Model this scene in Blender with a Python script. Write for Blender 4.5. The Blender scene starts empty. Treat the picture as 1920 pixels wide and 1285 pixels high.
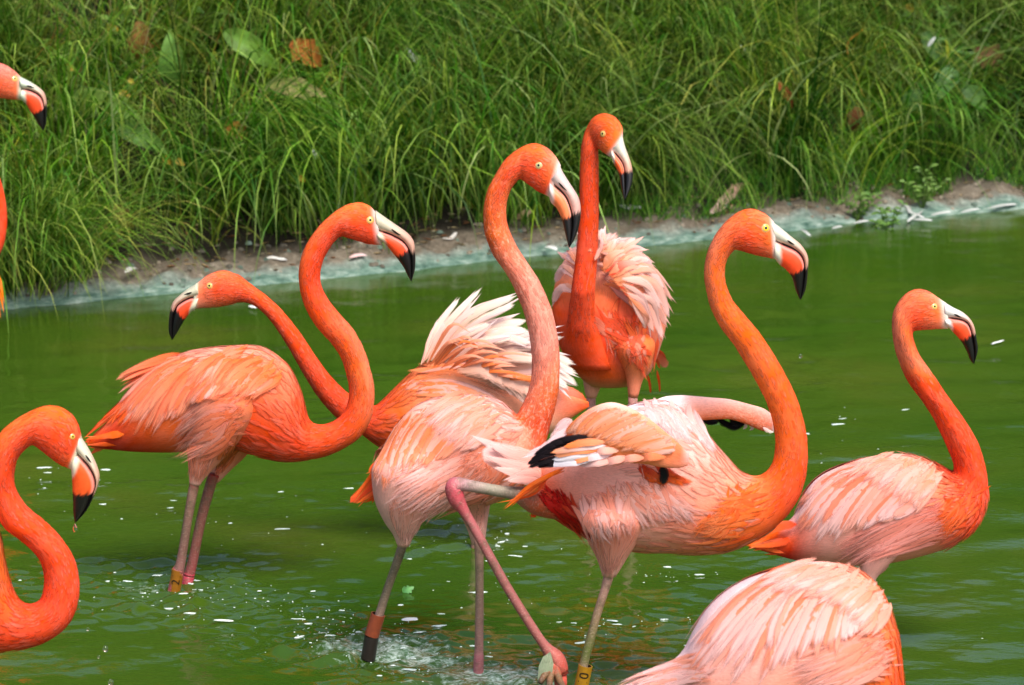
import bpy, bmesh, math, random
import numpy as np
from mathutils import Vector
from mathutils.bvhtree import BVHTree

SC = bpy.context.scene
COL = SC.collection
rng = np.random.default_rng(11)
random.seed(5)

# ------------------------------------------------------------------ camera, sky, sun, exposure
CAM_H, PITCH, FPX = 2.2, math.radians(11.3), 6400.0
cam = bpy.data.cameras.new('camera')
cam_o = bpy.data.objects.new('camera', cam)
COL.objects.link(cam_o)
cam_o.location = (0, 0, CAM_H)
cam_o.rotation_euler = (math.pi / 2 - PITCH, 0, 0)
cam.sensor_width = 36.0
cam.lens = FPX / 1920 * 36.0
cam.clip_end = 500
cam.dof.use_dof = True
cam.dof.focus_distance = 7.6
cam.dof.aperture_fstop = 9.0
SC.camera = cam_o

SUN_EL, SUN_AZ = math.radians(56), math.radians(150)     # azimuth measured from +Y (view direction) towards +X
world = bpy.data.worlds.new('World')
SC.world = world
world.use_nodes = True
wn = world.node_tree.nodes
wl = world.node_tree.links
sky = wn.new('ShaderNodeTexSky')
sky.sky_type = 'NISHITA'
sky.sun_disc = False
sky.sun_elevation = SUN_EL
sky.sun_rotation = SUN_AZ
sky.air_density = 1.0
sky.dust_density = 4.0
sky.ozone_density = 0.6
wl.new(sky.outputs[0], wn['Background'].inputs[0])
wn['Background'].inputs[1].default_value = 0.145

sun = bpy.data.lights.new('sun', 'SUN')
sun.energy = 2.3
sun.angle = math.radians(22)
sun.color = (1.0, 0.95, 0.88)
sun_o = bpy.data.objects.new('sun', sun)
COL.objects.link(sun_o)
sd = Vector((math.sin(SUN_AZ) * math.cos(SUN_EL), math.cos(SUN_AZ) * math.cos(SUN_EL), math.sin(SUN_EL)))
sun_o.rotation_euler = (-sd).to_track_quat('-Z', 'Y').to_euler()
sun_o.location = (0, 0, 20)

SC.view_settings.view_transform = 'Standard'
SC.view_settings.look = 'None'
SC.view_settings.gamma = 1.0
SC.view_settings.use_curve_mapping = False
SC.cycles.max_bounces = 4
SC.cycles.diffuse_bounces = 2
SC.cycles.glossy_bounces = 2
SC.cycles.transparent_max_bounces = 10
SC.view_settings.exposure = 0.66

# ------------------------------------------------------------------ helpers
_cp, _sp = math.cos(PITCH), math.sin(PITCH)
def ray(px, py):
    x = (px - 960.0) / FPX
    y = (642.5 - py) / FPX
    return np.array((x, _cp + y * _sp, -_sp + y * _cp))
def at(px, py, Y):
    r = ray(px, py)
    return np.array((0, 0, CAM_H)) + r * (Y / r[1])
def ground(px, py, z=0.0):
    r = ray(px, py)
    return np.array((0, 0, CAM_H)) + r * ((z - CAM_H) / r[2])
def pxm(Y):                                  # metres per photo pixel at depth Y
    return Y / FPX / _cp * 1.0

def rgb(h):
    h = h.lstrip('#')
    c = np.array([int(h[i:i + 2], 16) / 255 for i in (0, 2, 4)])
    return np.where(c <= 0.04045, c / 12.92, ((c + 0.055) / 1.055) ** 2.4)
def nrm(v):
    n = np.linalg.norm(v, axis=-1, keepdims=True)
    return v / np.maximum(n, 1e-9)

def empty(name, loc):
    o = bpy.data.objects.new(name, None)
    o.empty_display_size = 0.05
    o.location = loc
    COL.objects.link(o)
    return o
def tag(o, label=None, cat=None, group=None, kind=None):
    if label: o['label'] = label
    if cat: o['category'] = cat
    if group: o['group'] = group
    if kind: o['kind'] = kind
    return o

class MB:
    """collects vertices, faces, a tint and a flow vector per vertex and a material index per face"""
    def __init__(self):
        self.v, self.f, self.t, self.w, self.m = [], [], [], [], []
        self.n = 0
    def add(self, v, f, tint, flow=None, mat=0):
        v = np.asarray(v, float)
        k = len(v)
        tint = np.asarray(tint, float)
        if tint.ndim == 1: tint = np.tile(tint, (k, 1))
        if tint.shape[1] == 3: tint = np.hstack([tint, np.ones((k, 1))])
        if flow is None: flow = v
        self.v.append(v); self.t.append(tint); self.w.append(np.asarray(flow, float))
        self.f.extend([tuple(int(i) + self.n for i in q) for q in f])
        self.m.extend([mat] * len(f))
        self.n += k
    def arrays(self):
        return np.concatenate(self.v), np.concatenate(self.t), np.concatenate(self.w)
    def build(self, name, mats, parent=None, origin=(0, 0, 0), smooth=True, recalc=False):
        v, t, w = self.arrays()
        v = v - np.asarray(origin, float)
        me = bpy.data.meshes.new(name)
        me.from_pydata(v.tolist(), [], self.f)
        if not isinstance(mats, (list, tuple)): mats = [mats]
        for m in mats: me.materials.append(m)
        if len(mats) > 1: me.polygons.foreach_set('material_index', self.m)
        a = me.attributes.new('tint', 'FLOAT_COLOR', 'POINT')
        a.data.foreach_set('color', np.clip(t, 0, 1).astype(np.float32).ravel())
        b = me.attributes.new('flow', 'FLOAT_VECTOR', 'POINT')
        b.data.foreach_set('vector', w.astype(np.float32).ravel())
        if recalc:
            bm = bmesh.new(); bm.from_mesh(me)
            bmesh.ops.recalc_face_normals(bm, faces=bm.faces)
            bm.to_mesh(me); bm.free()
        if smooth: me.polygons.foreach_set('use_smooth', [True] * len(me.polygons))
        me.update()
        o = bpy.data.objects.new(name, me)
        COL.objects.link(o)
        if parent: o.parent = parent
        return o

def quad_mesh(name, V, F, mats, tint=None, extra=None, smooth=True, parent=None):
    """fast build for large quad meshes from numpy arrays"""
    me = bpy.data.meshes.new(name)
    V = np.asarray(V, np.float32); F = np.asarray(F, np.int32)
    k = F.shape[1]
    me.vertices.add(len(V)); me.vertices.foreach_set('co', V.ravel())
    me.loops.add(F.size); me.loops.foreach_set('vertex_index', F.ravel())
    me.polygons.add(len(F))
    me.polygons.foreach_set('loop_start', np.arange(0, F.size, k, dtype=np.int32))
    me.polygons.foreach_set('use_smooth', np.full(len(F), smooth))
    me.materials.append(mats)
    if tint is not None:
        a = me.attributes.new('tint', 'FLOAT_COLOR', 'POINT')
        a.data.foreach_set('color', np.hstack([tint, np.ones((len(tint), 1))]).astype(np.float32).ravel())
    for kx, val in (extra or {}).items():
        a = me.attributes.new(kx, 'FLOAT', 'POINT')
        a.data.foreach_set('value', np.asarray(val, np.float32))
    me.update(calc_edges=True)
    me.validate()
    o = bpy.data.objects.new(name, me)
    COL.objects.link(o)
    if parent: o.parent = parent
    return o

# ------------------------------------------------------------------ materials
class NT:
    def __init__(self, name):
        self.m = bpy.data.materials.new(name); self.m.use_nodes = True
        self.n = self.m.node_tree.nodes; self.l = self.m.node_tree.links
        self.b = self.n['Principled BSDF']; self.out = self.n['Material Output']
    def node(self, t, **kw):
        x = self.n.new(t)
        for k, v in kw.items(): setattr(x, k, v)
        return x
    def set(self, x, **kw):
        for k, v in kw.items():
            s = x.inputs[k.replace('_', ' ')]
            if hasattr(v, 'is_linked') or isinstance(v, bpy.types.NodeSocket): self.l.new(v, s)
            else: s.default_value = v
        return x
    def attr(self, name): return self.node('ShaderNodeAttribute', attribute_name=name)
    def noise(self, vec=None, scale=5., detail=3., rough=0.5, dist=0.):
        x = self.node('ShaderNodeTexNoise')
        x.inputs['Scale'].default_value = scale; x.inputs['Detail'].default_value = detail
        x.inputs['Roughness'].default_value = rough; x.inputs['Distortion'].default_value = dist
        if vec is not None: self.l.new(vec, x.inputs['Vector'])
        return x.outputs['Fac']
    def mapping(self, vec, scale=(1, 1, 1), rot=(0, 0, 0)):
        x = self.node('ShaderNodeMapping'); x.inputs['Scale'].default_value = scale; x.inputs['Rotation'].default_value = rot
        self.l.new(vec, x.inputs['Vector']); return x.outputs[0]
    def ramp(self, fac, stops):
        x = self.node('ShaderNodeValToRGB'); e = x.color_ramp.elements
        while len(e) > 1: e.remove(e[-1])
        e[0].position = stops[0][0]; e[0].color = (*stops[0][1], 1)
        for p, c in stops[1:]:
            q = e.new(p); q.color = (*c, 1)
        self.l.new(fac, x.inputs[0]); return x.outputs[0]
    def mix(self, a, b, fac, mode='MIX'):
        x = self.node('ShaderNodeMix', data_type='RGBA', blend_type=mode)
        for s, v in ((x.inputs[0], fac), (x.inputs[6], a), (x.inputs[7], b)):
            if isinstance(v, bpy.types.NodeSocket): self.l.new(v, s)
            elif isinstance(v, (int, float)): s.default_value = v
            else: s.default_value = (*v, 1)
        return x.outputs[2]
    def math(self, op, a, b=0.0, clamp=False):
        x = self.node('ShaderNodeMath', operation=op, use_clamp=clamp)
        for s, v in ((x.inputs[0], a), (x.inputs[1], b)):
            if isinstance(v, bpy.types.NodeSocket): self.l.new(v, s)
            else: s.default_value = v
        return x.outputs[0]
    def maprange(self, v, a, b, c, d):
        x = self.node('ShaderNodeMapRange')
        self.l.new(v, x.inputs[0])
        for i, k in enumerate((a, b, c, d)): x.inputs[i + 1].default_value = k
        return x.outputs[0]
    def bump(self, h, strength=0.3, dist=0.01, normal=None):
        x = self.node('ShaderNodeBump'); x.inputs['Strength'].default_value = strength; x.inputs['Distance'].default_value = dist
        self.l.new(h, x.inputs['Height'])
        if normal is not None: self.l.new(normal, x.inputs['Normal'])
        return x.outputs[0]
    def col(self, c):
        if isinstance(c, bpy.types.NodeSocket): self.l.new(c, self.b.inputs['Base Color'])
        else: self.b.inputs['Base Color'].default_value = (*c, 1)

def mat_plumage(name, streak=(40, 420, 420), amount=0.28, mottle=0.0, mot_col=(1, .8, .7), bump=0.35, transl=0.12, sheen=0.0, soft=False):
    k = NT(name)
    ta = k.attr('tint'); t = ta.outputs['Color']; w = k.attr('flow').outputs['Vector']
    n1 = k.noise(k.mapping(w, streak), 1.0, 4, 0.7)
    n2 = k.noise(w, 22.0, 3, 0.6)
    f = k.maprange(n1, 0.25, 0.75, 1 - amount, 1 + amount * 0.55)
    g = k.maprange(n2, 0.3, 0.7, 0.965, 1.03)
    hs = k.node('ShaderNodeHueSaturation')
    k.l.new(t, hs.inputs['Color']); k.l.new(k.math('MULTIPLY', f, g), hs.inputs['Value'])
    k.l.new(k.maprange(n2, 0.3, 0.7, 1.02, 0.97), hs.inputs['Saturation'])
    c = hs.outputs[0]
    if mottle > 0:
        n3 = k.noise(w, 150.0, 3, 0.7)
        sx = k.node('ShaderNodeSeparateXYZ'); k.l.new(w, sx.inputs[0])
        c = k.mix(c, mot_col, k.math('MULTIPLY', k.math('MULTIPLY', k.maprange(n3, 0.46, 0.64, 0, 1), mottle), k.maprange(sx.outputs[0], 0.06, 0.3, 0.0, 1)))
    k.col(c)
    k.set(k.b, Roughness=0.8, Specular_IOR_Level=0.12, Sheen_Weight=sheen, Sheen_Roughness=0.5)
    k.l.new(k.bump(n1, bump, 0.004), k.b.inputs['Normal'])
    if transl > 0:
        tr = k.node('ShaderNodeBsdfTranslucent'); k.l.new(c, tr.inputs[0])
        mx = k.node('ShaderNodeMixShader'); mx.inputs[0].default_value = transl
        k.l.new(k.b.outputs[0], mx.inputs[1]); k.l.new(tr.outputs[0], mx.inputs[2]); k.l.new(mx.outputs[0], k.out.inputs[0])
        if soft:                                  # loose barbs: the vane thins out towards its edges and tip
            a = k.math('ADD', ta.outputs['Alpha'], k.maprange(n1, 0.2, 0.8, -0.32, 0.32))
            tp = k.node('ShaderNodeBsdfTransparent')
            m2 = k.node('ShaderNodeMixShader'); k.l.new(k.maprange(a, 0.10, 0.55, 0, 1), m2.inputs[0])
            k.l.new(tp.outputs[0], m2.inputs[1]); k.l.new(mx.outputs[0], m2.inputs[2]); k.l.new(m2.outputs[0], k.out.inputs[0])
    return k.m
def mat_tint(name, rough=0.5, spec=0.5, noise_scale=60., amount=0.2, bump=0.0, transl=0.0, coat=0.0):
    k = NT(name)
    t = k.attr('tint').outputs['Color']; w = k.attr('flow').outputs['Vector']
    n = k.noise(w, noise_scale, 4 if bump else 1, 0.6)
    hs = k.node('ShaderNodeHueSaturation'); k.l.new(t, hs.inputs['Color'])
    k.l.new(k.maprange(n, 0.3, 0.7, 1 - amount, 1 + amount), hs.inputs['Value'])
    c = hs.outputs[0]; k.col(c)
    k.set(k.b, Roughness=rough, Specular_IOR_Level=spec, Coat_Weight=coat)
    if bump: k.l.new(k.bump(n, bump, 0.004), k.b.inputs['Normal'])
    if transl > 0:
        tr = k.node('ShaderNodeBsdfTranslucent'); k.l.new(c, tr.inputs[0])
        mx = k.node('ShaderNodeMixShader'); mx.inputs[0].default_value = transl
        k.l.new(k.b.outputs[0], mx.inputs[1]); k.l.new(tr.outputs[0], mx.inputs[2]); k.l.new(mx.outputs[0], k.out.inputs[0])
    return k.m

M_BODY = mat_plumage('plumage_short', (60, 330, 330), 0.22, bump=0.3, transl=0.0)
M_MOTTLE = mat_plumage('plumage_mottled', (90, 260, 260), 0.22, mottle=0.5, mot_col=tuple(rgb('F6B6A0')), bump=0.4, transl=0.0)
M_FEATHER = mat_plumage('feather_vane', (9, 480, 3), 0.16, bump=0.2, transl=0.2, soft=True)
M_HORN = mat_tint('bill_horn', 0.38, 0.45, 90, 0.10, 0.06)
def mat_leg():
    k = NT('leg_scales'); t = k.attr('tint').outputs['Color']; w = k.attr('flow').outputs['Vector']
    n1 = k.noise(w, 45, 4, 0.7); n2 = k.noise(k.mapping(w, (520, 160, 160)), 1.0, 2, 0.5)
    wv = k.node('ShaderNodeTexWave', wave_type='BANDS', bands_direction='X'); wv.inputs['Scale'].default_value = 95; wv.inputs['Distortion'].default_value = 6.0; wv.inputs['Detail Scale'].default_value = 3
    k.l.new(w, wv.inputs['Vector'])
    c = k.mix(t, rgb('4A4A30'), k.maprange(n1, 0.5, 0.68, 0, 0.6))
    c = k.mix(c, rgb('D8BCAE'), k.maprange(n2, 0.55, 0.75, 0, 0.35))
    c = k.mix(c, rgb('4A3430'), k.maprange(wv.outputs['Fac'], 0.7, 1.0, 0, 0.13))
    k.col(c); k.set(k.b, Roughness=0.5, Specular_IOR_Level=0.4)
    k.l.new(k.bump(k.math('ADD', k.math('MULTIPLY', wv.outputs['Fac'], 0.3), n2), 0.4, 0.003), k.b.inputs['Normal'])
    return k.m
M_LEG = mat_leg()
M_EYE = mat_tint('eye_gloss', 0.08, 0.6, 10, 0.0)
M_BAND = mat_tint('leg_band_plastic', 0.4, 0.5, 90, 0.15, 0.05)
M_INK = mat_tint('band_ink', 0.5, 0.3, 10, 0.0)
M_GRASS = mat_tint('grass_blade', 0.55, 0.3, 14, 0.25, 0.0, transl=0.35)
M_LEAF = mat_tint('weed_leaf', 0.5, 0.35, 40, 0.3, 0.2, transl=0.25)
M_DRY = mat_tint('dry_leaf', 0.8, 0.2, 60, 0.35, 0.3, transl=0.1)
M_DOWN = mat_tint('shed_down', 0.85, 0.1, 30, 0.1, 0.0, transl=0.3)
# ------------------------------------------------------------------ bank line (traced where the water meets the shore)
BANK_PX = np.array([(-700, 640), (-200, 600), (100, 572), (350, 548), (560, 528), (780, 507), (930, 487), (1250, 458), (1420, 441), (1600, 419), (1920, 392), (2300, 372), (2900, 352)], float)
BANK = np.array([ground(x, y)[:2] for x, y in BANK_PX])
_ext0 = BANK[0] + (BANK[0] - BANK[1]) / np.linalg.norm(BANK[0] - BANK[1]) * 14
_ext1 = BANK[-1] + (BANK[-1] - BANK[-2]) / np.linalg.norm(BANK[-1] - BANK[-2]) * 14
BANK = np.vstack([_ext0, BANK, _ext1])
def bank_y(x): return np.interp(x, BANK[:, 0], BANK[:, 1])
def vnoise(x, y, seed, scales, amps):
    """cheap smooth noise: sum of random plane sines"""
    r = np.random.default_rng(seed); out = 0
    for s, a in zip(scales, amps):
        for _ in range(4):
            th = r.uniform(0, 2 * math.pi); ph = r.uniform(0, 2 * math.pi); q = s * r.uniform(0.7, 1.3)
            out = out + a * 0.5 * np.sin((x * math.cos(th) + y * math.sin(th)) * 2 * math.pi / q + ph)
    return out
HN = np.array([-40, -2.5, -0.6, -0.15, -0.02, 0.02, 0.08, 0.15, 0.24, 0.62, 1.5, 2.5, 5.0, 9.0, 60.0])
HZ = np.array([-0.42, -0.42, -0.30, -0.14, -0.012, 0.022, 0.045, 0.062, 0.085, 0.26, 0.72, 1.5, 3.7, 5.2, 6.0])
def terrain(x, y):
    n = y - bank_y(x)
    z = np.interp(n, HN, HZ)
    edge = np.clip((n + 0.1) / 0.2, 0, 1)
    z = z + edge * vnoise(x, y, 3, (0.5, 0.17, 0.07), (0.012, 0.009, 0.005)) * np.clip(1 + n * 1.5, 0.6, 4)
    return z

# ------------------------------------------------------------------ shore and hillside
def mat_ground():
    k = NT('bank_soil')
    geo = k.node('ShaderNodeNewGeometry').outputs['Position']
    a = k.attr('shore').outputs['Fac']           # distance from the waterline in metres
    n1 = k.noise(geo, 7, 5, 0.65); n2 = k.noise(geo, 38, 4, 0.7); n3 = k.noise(k.mapping(geo, (1, 1, 4)), 16, 4, 0.6)
    soil = k.ramp(n1, [(0.3, rgb('4A4034')), (0.5, rgb('746A5C')), (0.7, rgb('968C7C'))])
    soil = k.mix(soil, k.ramp(n2, [(0.35, rgb('3A3026')), (0.6, rgb('7E7464')), (0.75, rgb('B4AA98'))]), 0.45)
    conc = k.ramp(n2, [(0.3, rgb('5E665E')), (0.55, rgb('7E8A80')), (0.75, rgb('A8AEA4'))])
    algae = k.ramp(n3, [(0.3, rgb('38554A')), (0.5, rgb('627D70')), (0.72, rgb('98A89E'))])
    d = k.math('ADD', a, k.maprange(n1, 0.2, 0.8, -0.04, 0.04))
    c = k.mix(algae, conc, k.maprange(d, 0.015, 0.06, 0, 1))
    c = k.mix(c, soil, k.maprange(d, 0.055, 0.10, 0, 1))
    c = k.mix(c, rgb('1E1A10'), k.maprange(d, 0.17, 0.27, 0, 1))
    k.col(c)
    k.set(k.b, Roughness=0.85, Specular_IOR_Level=0.25)
    h = k.math('ADD', k.math('MULTIPLY', n1, 0.6), n2)
    k.l.new(k.bump(h, 0.8, 0.02), k.b.inputs['Normal'])
    return k.m
def axis(breaks):
    out = []
    for a, b, s in breaks: out.append(np.arange(a, b, s))
    return np.concatenate(out)
xs = axis([(-70, -6, 4), (-6, -2.6, 0.2), (-2.6, 2.9, 0.025), (2.9, 7, 0.2), (7, 70.1, 4)])
ns = axis([(-40, -3, 4), (-3, -0.3, 0.3), (-0.3, 0.7, 0.02), (0.7, 2.0, 0.08), (2.0, 10, 0.4), (10, 60, 5)])
GX, GN = np.meshgrid(xs, ns)
GY = GN + bank_y(GX)
GZ = terrain(GX, GY)
V = np.stack([GX, GY, GZ], -1).reshape(-1, 3)
nx = len(xs); ny = len(ns)
I = (np.arange(ny - 1)[:, None] * nx + np.arange(nx - 1)[None]).ravel()
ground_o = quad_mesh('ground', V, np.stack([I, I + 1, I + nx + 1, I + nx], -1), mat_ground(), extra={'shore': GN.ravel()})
tag(ground_o, kind='structure')

# ------------------------------------------------------------------ water
LEGS = []      # (x, y, strength) filled in from the birds' wading legs
for px, py, s in ((330, 1105, 1.0), (352, 1100, 0.8), (690, 1232, 1.3), (897, 1262, 1.2), (1030, 1300, 1.1), (1080, 1320, 0.9),
                  (560, 1180, 0.8), (250, 1110, 0.7), (60, 1090, 0.5), (950, 1010, 0.6), (200, 930, 0.35), (480, 930, 0.3), (1230, 1170, .7), (820, 1000, .4), (1010, 1120, .35)):
    g = ground(px, py); LEGS.append((g[0], g[1], s))
wx = axis([(-70, -4, 3), (-4, -1.7, 0.06), (-1.7, 1.9, 0.0085), (1.9, 4.6, 0.06), (4.6, 70, 3)])
wy = axis([(-60, 4, 4), (4, 6.2, 0.1), (6.2, 8.3, 0.009), (8.3, 10.5, 0.013), (10.5, 14.5, 0.025), (14.5, 25, 0.5)])
WX, WY = np.meshgrid(wx, wy)
def chop(x, y, seed, lam, slope, n, stretch=1.0):
    r = np.random.default_rng(seed); z = 0
    for _ in range(n):
        l = lam * r.uniform(0.6, 1.6); th = r.normal(math.pi / 2, 0.75 * stretch); ph = r.uniform(0, 6.28)
        kx, ky = math.cos(th) / l, math.sin(th) / l
        z = z + np.sin((x * kx + y * ky) * 6.283 + ph + 0.6 * np.sin(x * 3.1 + ph) + 0.5 * np.sin(y * 2.3 + 2 * ph)) * slope * l / 6.283 / math.sqrt(n) * 1.4
    return z
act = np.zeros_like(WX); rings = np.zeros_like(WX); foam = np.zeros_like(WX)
for x, y, s in LEGS:
    dx = (WX - x); dy = (WY - y)
    d = np.sqrt(dx ** 2 + dy ** 2)
    act += s * np.exp(-(dx / 0.24) ** 2 - (dy / 0.26) ** 2)
    rings += s * 0.0016 * np.sin(d * 6.283 / 0.055 + x * 30) * np.exp(-d / 0.16) * np.clip(d / 0.03, 0, 1)
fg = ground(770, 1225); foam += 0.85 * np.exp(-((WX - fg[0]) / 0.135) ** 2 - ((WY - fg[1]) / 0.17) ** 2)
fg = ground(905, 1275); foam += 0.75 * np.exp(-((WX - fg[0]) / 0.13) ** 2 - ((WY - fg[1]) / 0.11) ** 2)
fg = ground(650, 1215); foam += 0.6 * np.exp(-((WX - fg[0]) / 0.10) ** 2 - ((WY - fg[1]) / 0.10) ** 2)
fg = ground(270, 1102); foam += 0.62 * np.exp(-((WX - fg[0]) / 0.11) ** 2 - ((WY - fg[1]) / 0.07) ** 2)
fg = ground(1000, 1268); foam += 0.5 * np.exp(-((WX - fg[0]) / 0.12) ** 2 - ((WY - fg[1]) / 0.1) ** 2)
act = np.clip(act, 0, 1.6) * (0.55 + 0.45 * np.clip(vnoise(WX, WY, 8, (0.5, 0.2), (0.8, 0.5)) + 0.7, 0, 1.5))
patch = np.clip(0.75 + vnoise(WX, WY, 5, (1.3, 0.5), (0.5, 0.25)), 0.1, 1.5)
calm = np.clip((bank_y(WX) - WY) / 2.5, 0.25, 1)
WZ = chop(WX, WY, 21, 0.10, 0.034, 14) * patch * calm + chop(WX, WY, 22, 0.042, 0.032, 12, 0.6) * patch * calm
WZ = WZ + chop(WX, WY, 23, 0.24, 0.038, 9) * calm
WZ = WZ + act * (chop(WX, WY, 24, 0.085, 0.19, 16, 1.2) + chop(WX, WY, 25, 0.036, 0.17, 14, 1.6)) + rings
near = (np.abs(WX) < 4.5) & (WY > 4)
WZ = np.where(near, WZ, 0)
def mat_water():
    k = NT('pond_water')
    geo = k.node('ShaderNodeNewGeometry').outputs['Position']
    n1 = k.noise(geo, 1.1, 3, 0.5)
    c = k.ramp(n1, [(0.3, (0.023, 0.066, 0.004)), (0.55, (0.038, 0.078, 0.006)), (0.75, (0.068, 0.086, 0.010))])
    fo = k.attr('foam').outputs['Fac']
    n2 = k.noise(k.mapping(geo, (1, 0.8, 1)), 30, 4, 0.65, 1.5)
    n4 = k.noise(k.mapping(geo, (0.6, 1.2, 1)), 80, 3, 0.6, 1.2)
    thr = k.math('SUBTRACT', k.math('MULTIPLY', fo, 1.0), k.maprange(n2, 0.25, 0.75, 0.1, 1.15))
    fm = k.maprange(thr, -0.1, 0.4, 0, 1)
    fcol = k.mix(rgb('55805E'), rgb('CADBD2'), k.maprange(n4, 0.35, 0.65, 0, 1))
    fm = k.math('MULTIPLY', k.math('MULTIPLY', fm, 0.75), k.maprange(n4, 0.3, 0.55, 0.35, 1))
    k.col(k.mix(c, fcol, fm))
    k.set(k.b, IOR=1.333, Specular_IOR_Level=0.5)
    k.l.new(k.maprange(fm, 0, 1, 0.03, 0.35), k.b.inputs['Roughness'])
    h1 = k.noise(k.mapping(geo, (1, 2.0, 1)), 30, 3, 0.55, 0.3)
    h = k.math('ADD', k.math('MULTIPLY', h1, 0.5), k.math('MULTIPLY', fm, 0.8))
    k.l.new(k.bump(h, 0.09, 0.02), k.b.inputs['Normal'])
    return k.m
keep_y = len(wy); nwx = len(wx)
V = np.stack([WX, WY, WZ], -1).reshape(-1, 3)
I = (np.arange(keep_y - 1)[:, None] * nwx + np.arange(nwx - 1)[None])
cellout = (WY - bank_y(WX))[:-1, :-1] > 0.6
I = I[~cellout].ravel()
used = np.zeros(len(V), bool)
F = np.stack([I, I + 1, I + nwx + 1, I + nwx], -1)
used[F.ravel()] = True
remap = np.cumsum(used) - 1
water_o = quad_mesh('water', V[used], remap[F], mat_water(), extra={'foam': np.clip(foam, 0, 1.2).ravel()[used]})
tag(water_o, kind='structure')

# ------------------------------------------------------------------ grass
def blades(name, R, az, L, lean, curl, W, col, nseg=7, parent=None, label=None):
    N = len(L)
    t = np.linspace(0, 1, nseg + 1)
    P = np.zeros((N, nseg + 1, 3)); P[:, 0] = R
    d = np.stack([np.cos(az), np.sin(az)], -1)
    wob = np.cumsum(rng.normal(0, 0.05, (N, nseg)), 1)
    for i in range(nseg):
        ph = lean + curl * ((i + 0.5) / nseg) ** 1.3
        ph = np.minimum(ph, 2.75)
        dd = np.stack([d[:, 0] * np.cos(wob[:, i]) - d[:, 1] * np.sin(wob[:, i]), d[:, 0] * np.sin(wob[:, i]) + d[:, 1] * np.cos(wob[:, i])], -1)
        P[:, i + 1, :2] = P[:, i, :2] + dd * (np.sin(ph) * L / nseg)[:, None]
        P[:, i + 1, 2] = P[:, i, 2] + np.cos(ph) * L / nseg
    tw = az + math.pi / 2 + rng.normal(0, 0.7, N)
    side = np.stack([np.cos(tw), np.sin(tw), np.zeros(N)], -1)[:, None] * (W[:, None] * (np.clip(1 - t ** 2.2, 0.04, 1) * np.clip(0.55 + t * 2, 0, 1))[None])[..., None]
    A = P - side * 0.5; B = P + side * 0.5
    V = np.stack([A, B], 2).reshape(-1, 3)
    base = np.arange(N)[:, None] * (2 * (nseg + 1)) + np.arange(nseg)[None] * 2
    F = np.stack([base, base + 1, base + 3, base + 2], -1).reshape(-1, 4)
    tip = rgb('9A9A45')
    C = col[:, None] + (tip - col[:, None]) * (np.clip(t - 0.7, 0, 1) * 1.0)[None, :, None]
    C = np.repeat(C[:, :, None], 2, 2).reshape(-1, 3)
    o = quad_mesh(name, V, F, M_GRASS, tint=C)
    a = o.data.attributes.new('flow', 'FLOAT_VECTOR', 'POINT')
    a.data.foreach_set('vector', V.astype(np.float32).ravel())
    return o
GREENS = np.array([rgb(c) for c in ('5E8E2E', '4C7F28', '79A03C', '3D7030', '94B052', '5A8B3A', '6C9A30', 'A8B868', '447A20', 'B4C47C', '35601E')])
def pick(N, p=None): 
    c = GREENS[rng.choice(len(GREENS), N, p=p)]
    return 0.80 * c * np.array([0.92, 1.03, 0.58]) * rng.uniform(0.65, 1.25, (N, 1)) * rng.uniform(0.93, 1.07, (N, 3))
def on_bank(x, n):
    y = bank_y(x) + n
    return np.stack([x, y, terrain(x, y) - 0.01], -1)

def tussocks(name, centres, per, spread, Lr, leanr, curlr, Wr, tone=None, down=0.55, nmin=0.15):
    Rs, az, L, le, cu, W, C = [], [], [], [], [], [], []
    for (x, n, sc) in centres:
        k = int(per * rng.uniform(0.7, 1.3) * sc)
        r = spread * sc * np.sqrt(rng.uniform(0, 1, k)); th = rng.uniform(0, 6.283, k)
        px, pn = x + r * np.cos(th), np.maximum(n + r * np.sin(th), nmin + rng.uniform(0, .1, k))
        a = th + rng.normal(0, 0.5, k)
        tgt = -math.pi / 2 + rng.normal(0, 0.95) + rng.normal(0, 0.33, k)
        m = rng.uniform(0, 1, k) < down
        a = np.where(m, tgt, a)
        Rs.append(on_bank(px, pn)); az.append(a)
        L.append(rng.uniform(*Lr, k) * sc ** 0.5); le.append(rng.uniform(*leanr, k)); cu.append(np.abs(rng.normal(curlr[0], curlr[1], k)))
        W.append(rng.uniform(*Wr, k))
        c = pick(k) * rng.uniform(0.5, 1.4) * np.array([rng.uniform(.8, 1.3), 1, rng.uniform(.6, 1.2)])
        if tone is not None: c = c * np.asarray(tone)
        C.append(c)
    cat = np.concatenate
    return blades(name, cat(Rs), cat(az), cat(L), cat(le), cat(cu), cat(W), cat(C))
# dark hollows between the tussocks, where hardly anything is rooted
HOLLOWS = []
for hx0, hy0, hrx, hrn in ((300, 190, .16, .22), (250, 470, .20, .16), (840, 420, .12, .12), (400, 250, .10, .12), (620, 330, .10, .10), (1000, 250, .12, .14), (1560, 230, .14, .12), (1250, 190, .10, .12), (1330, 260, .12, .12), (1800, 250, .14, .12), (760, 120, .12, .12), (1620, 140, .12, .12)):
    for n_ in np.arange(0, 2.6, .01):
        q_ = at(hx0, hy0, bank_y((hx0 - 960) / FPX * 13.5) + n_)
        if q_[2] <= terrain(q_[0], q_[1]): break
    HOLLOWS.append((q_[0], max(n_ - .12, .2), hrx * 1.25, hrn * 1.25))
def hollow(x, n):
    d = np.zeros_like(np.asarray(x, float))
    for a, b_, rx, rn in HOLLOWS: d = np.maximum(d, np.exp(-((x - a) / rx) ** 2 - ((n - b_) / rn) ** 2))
    return d
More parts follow.
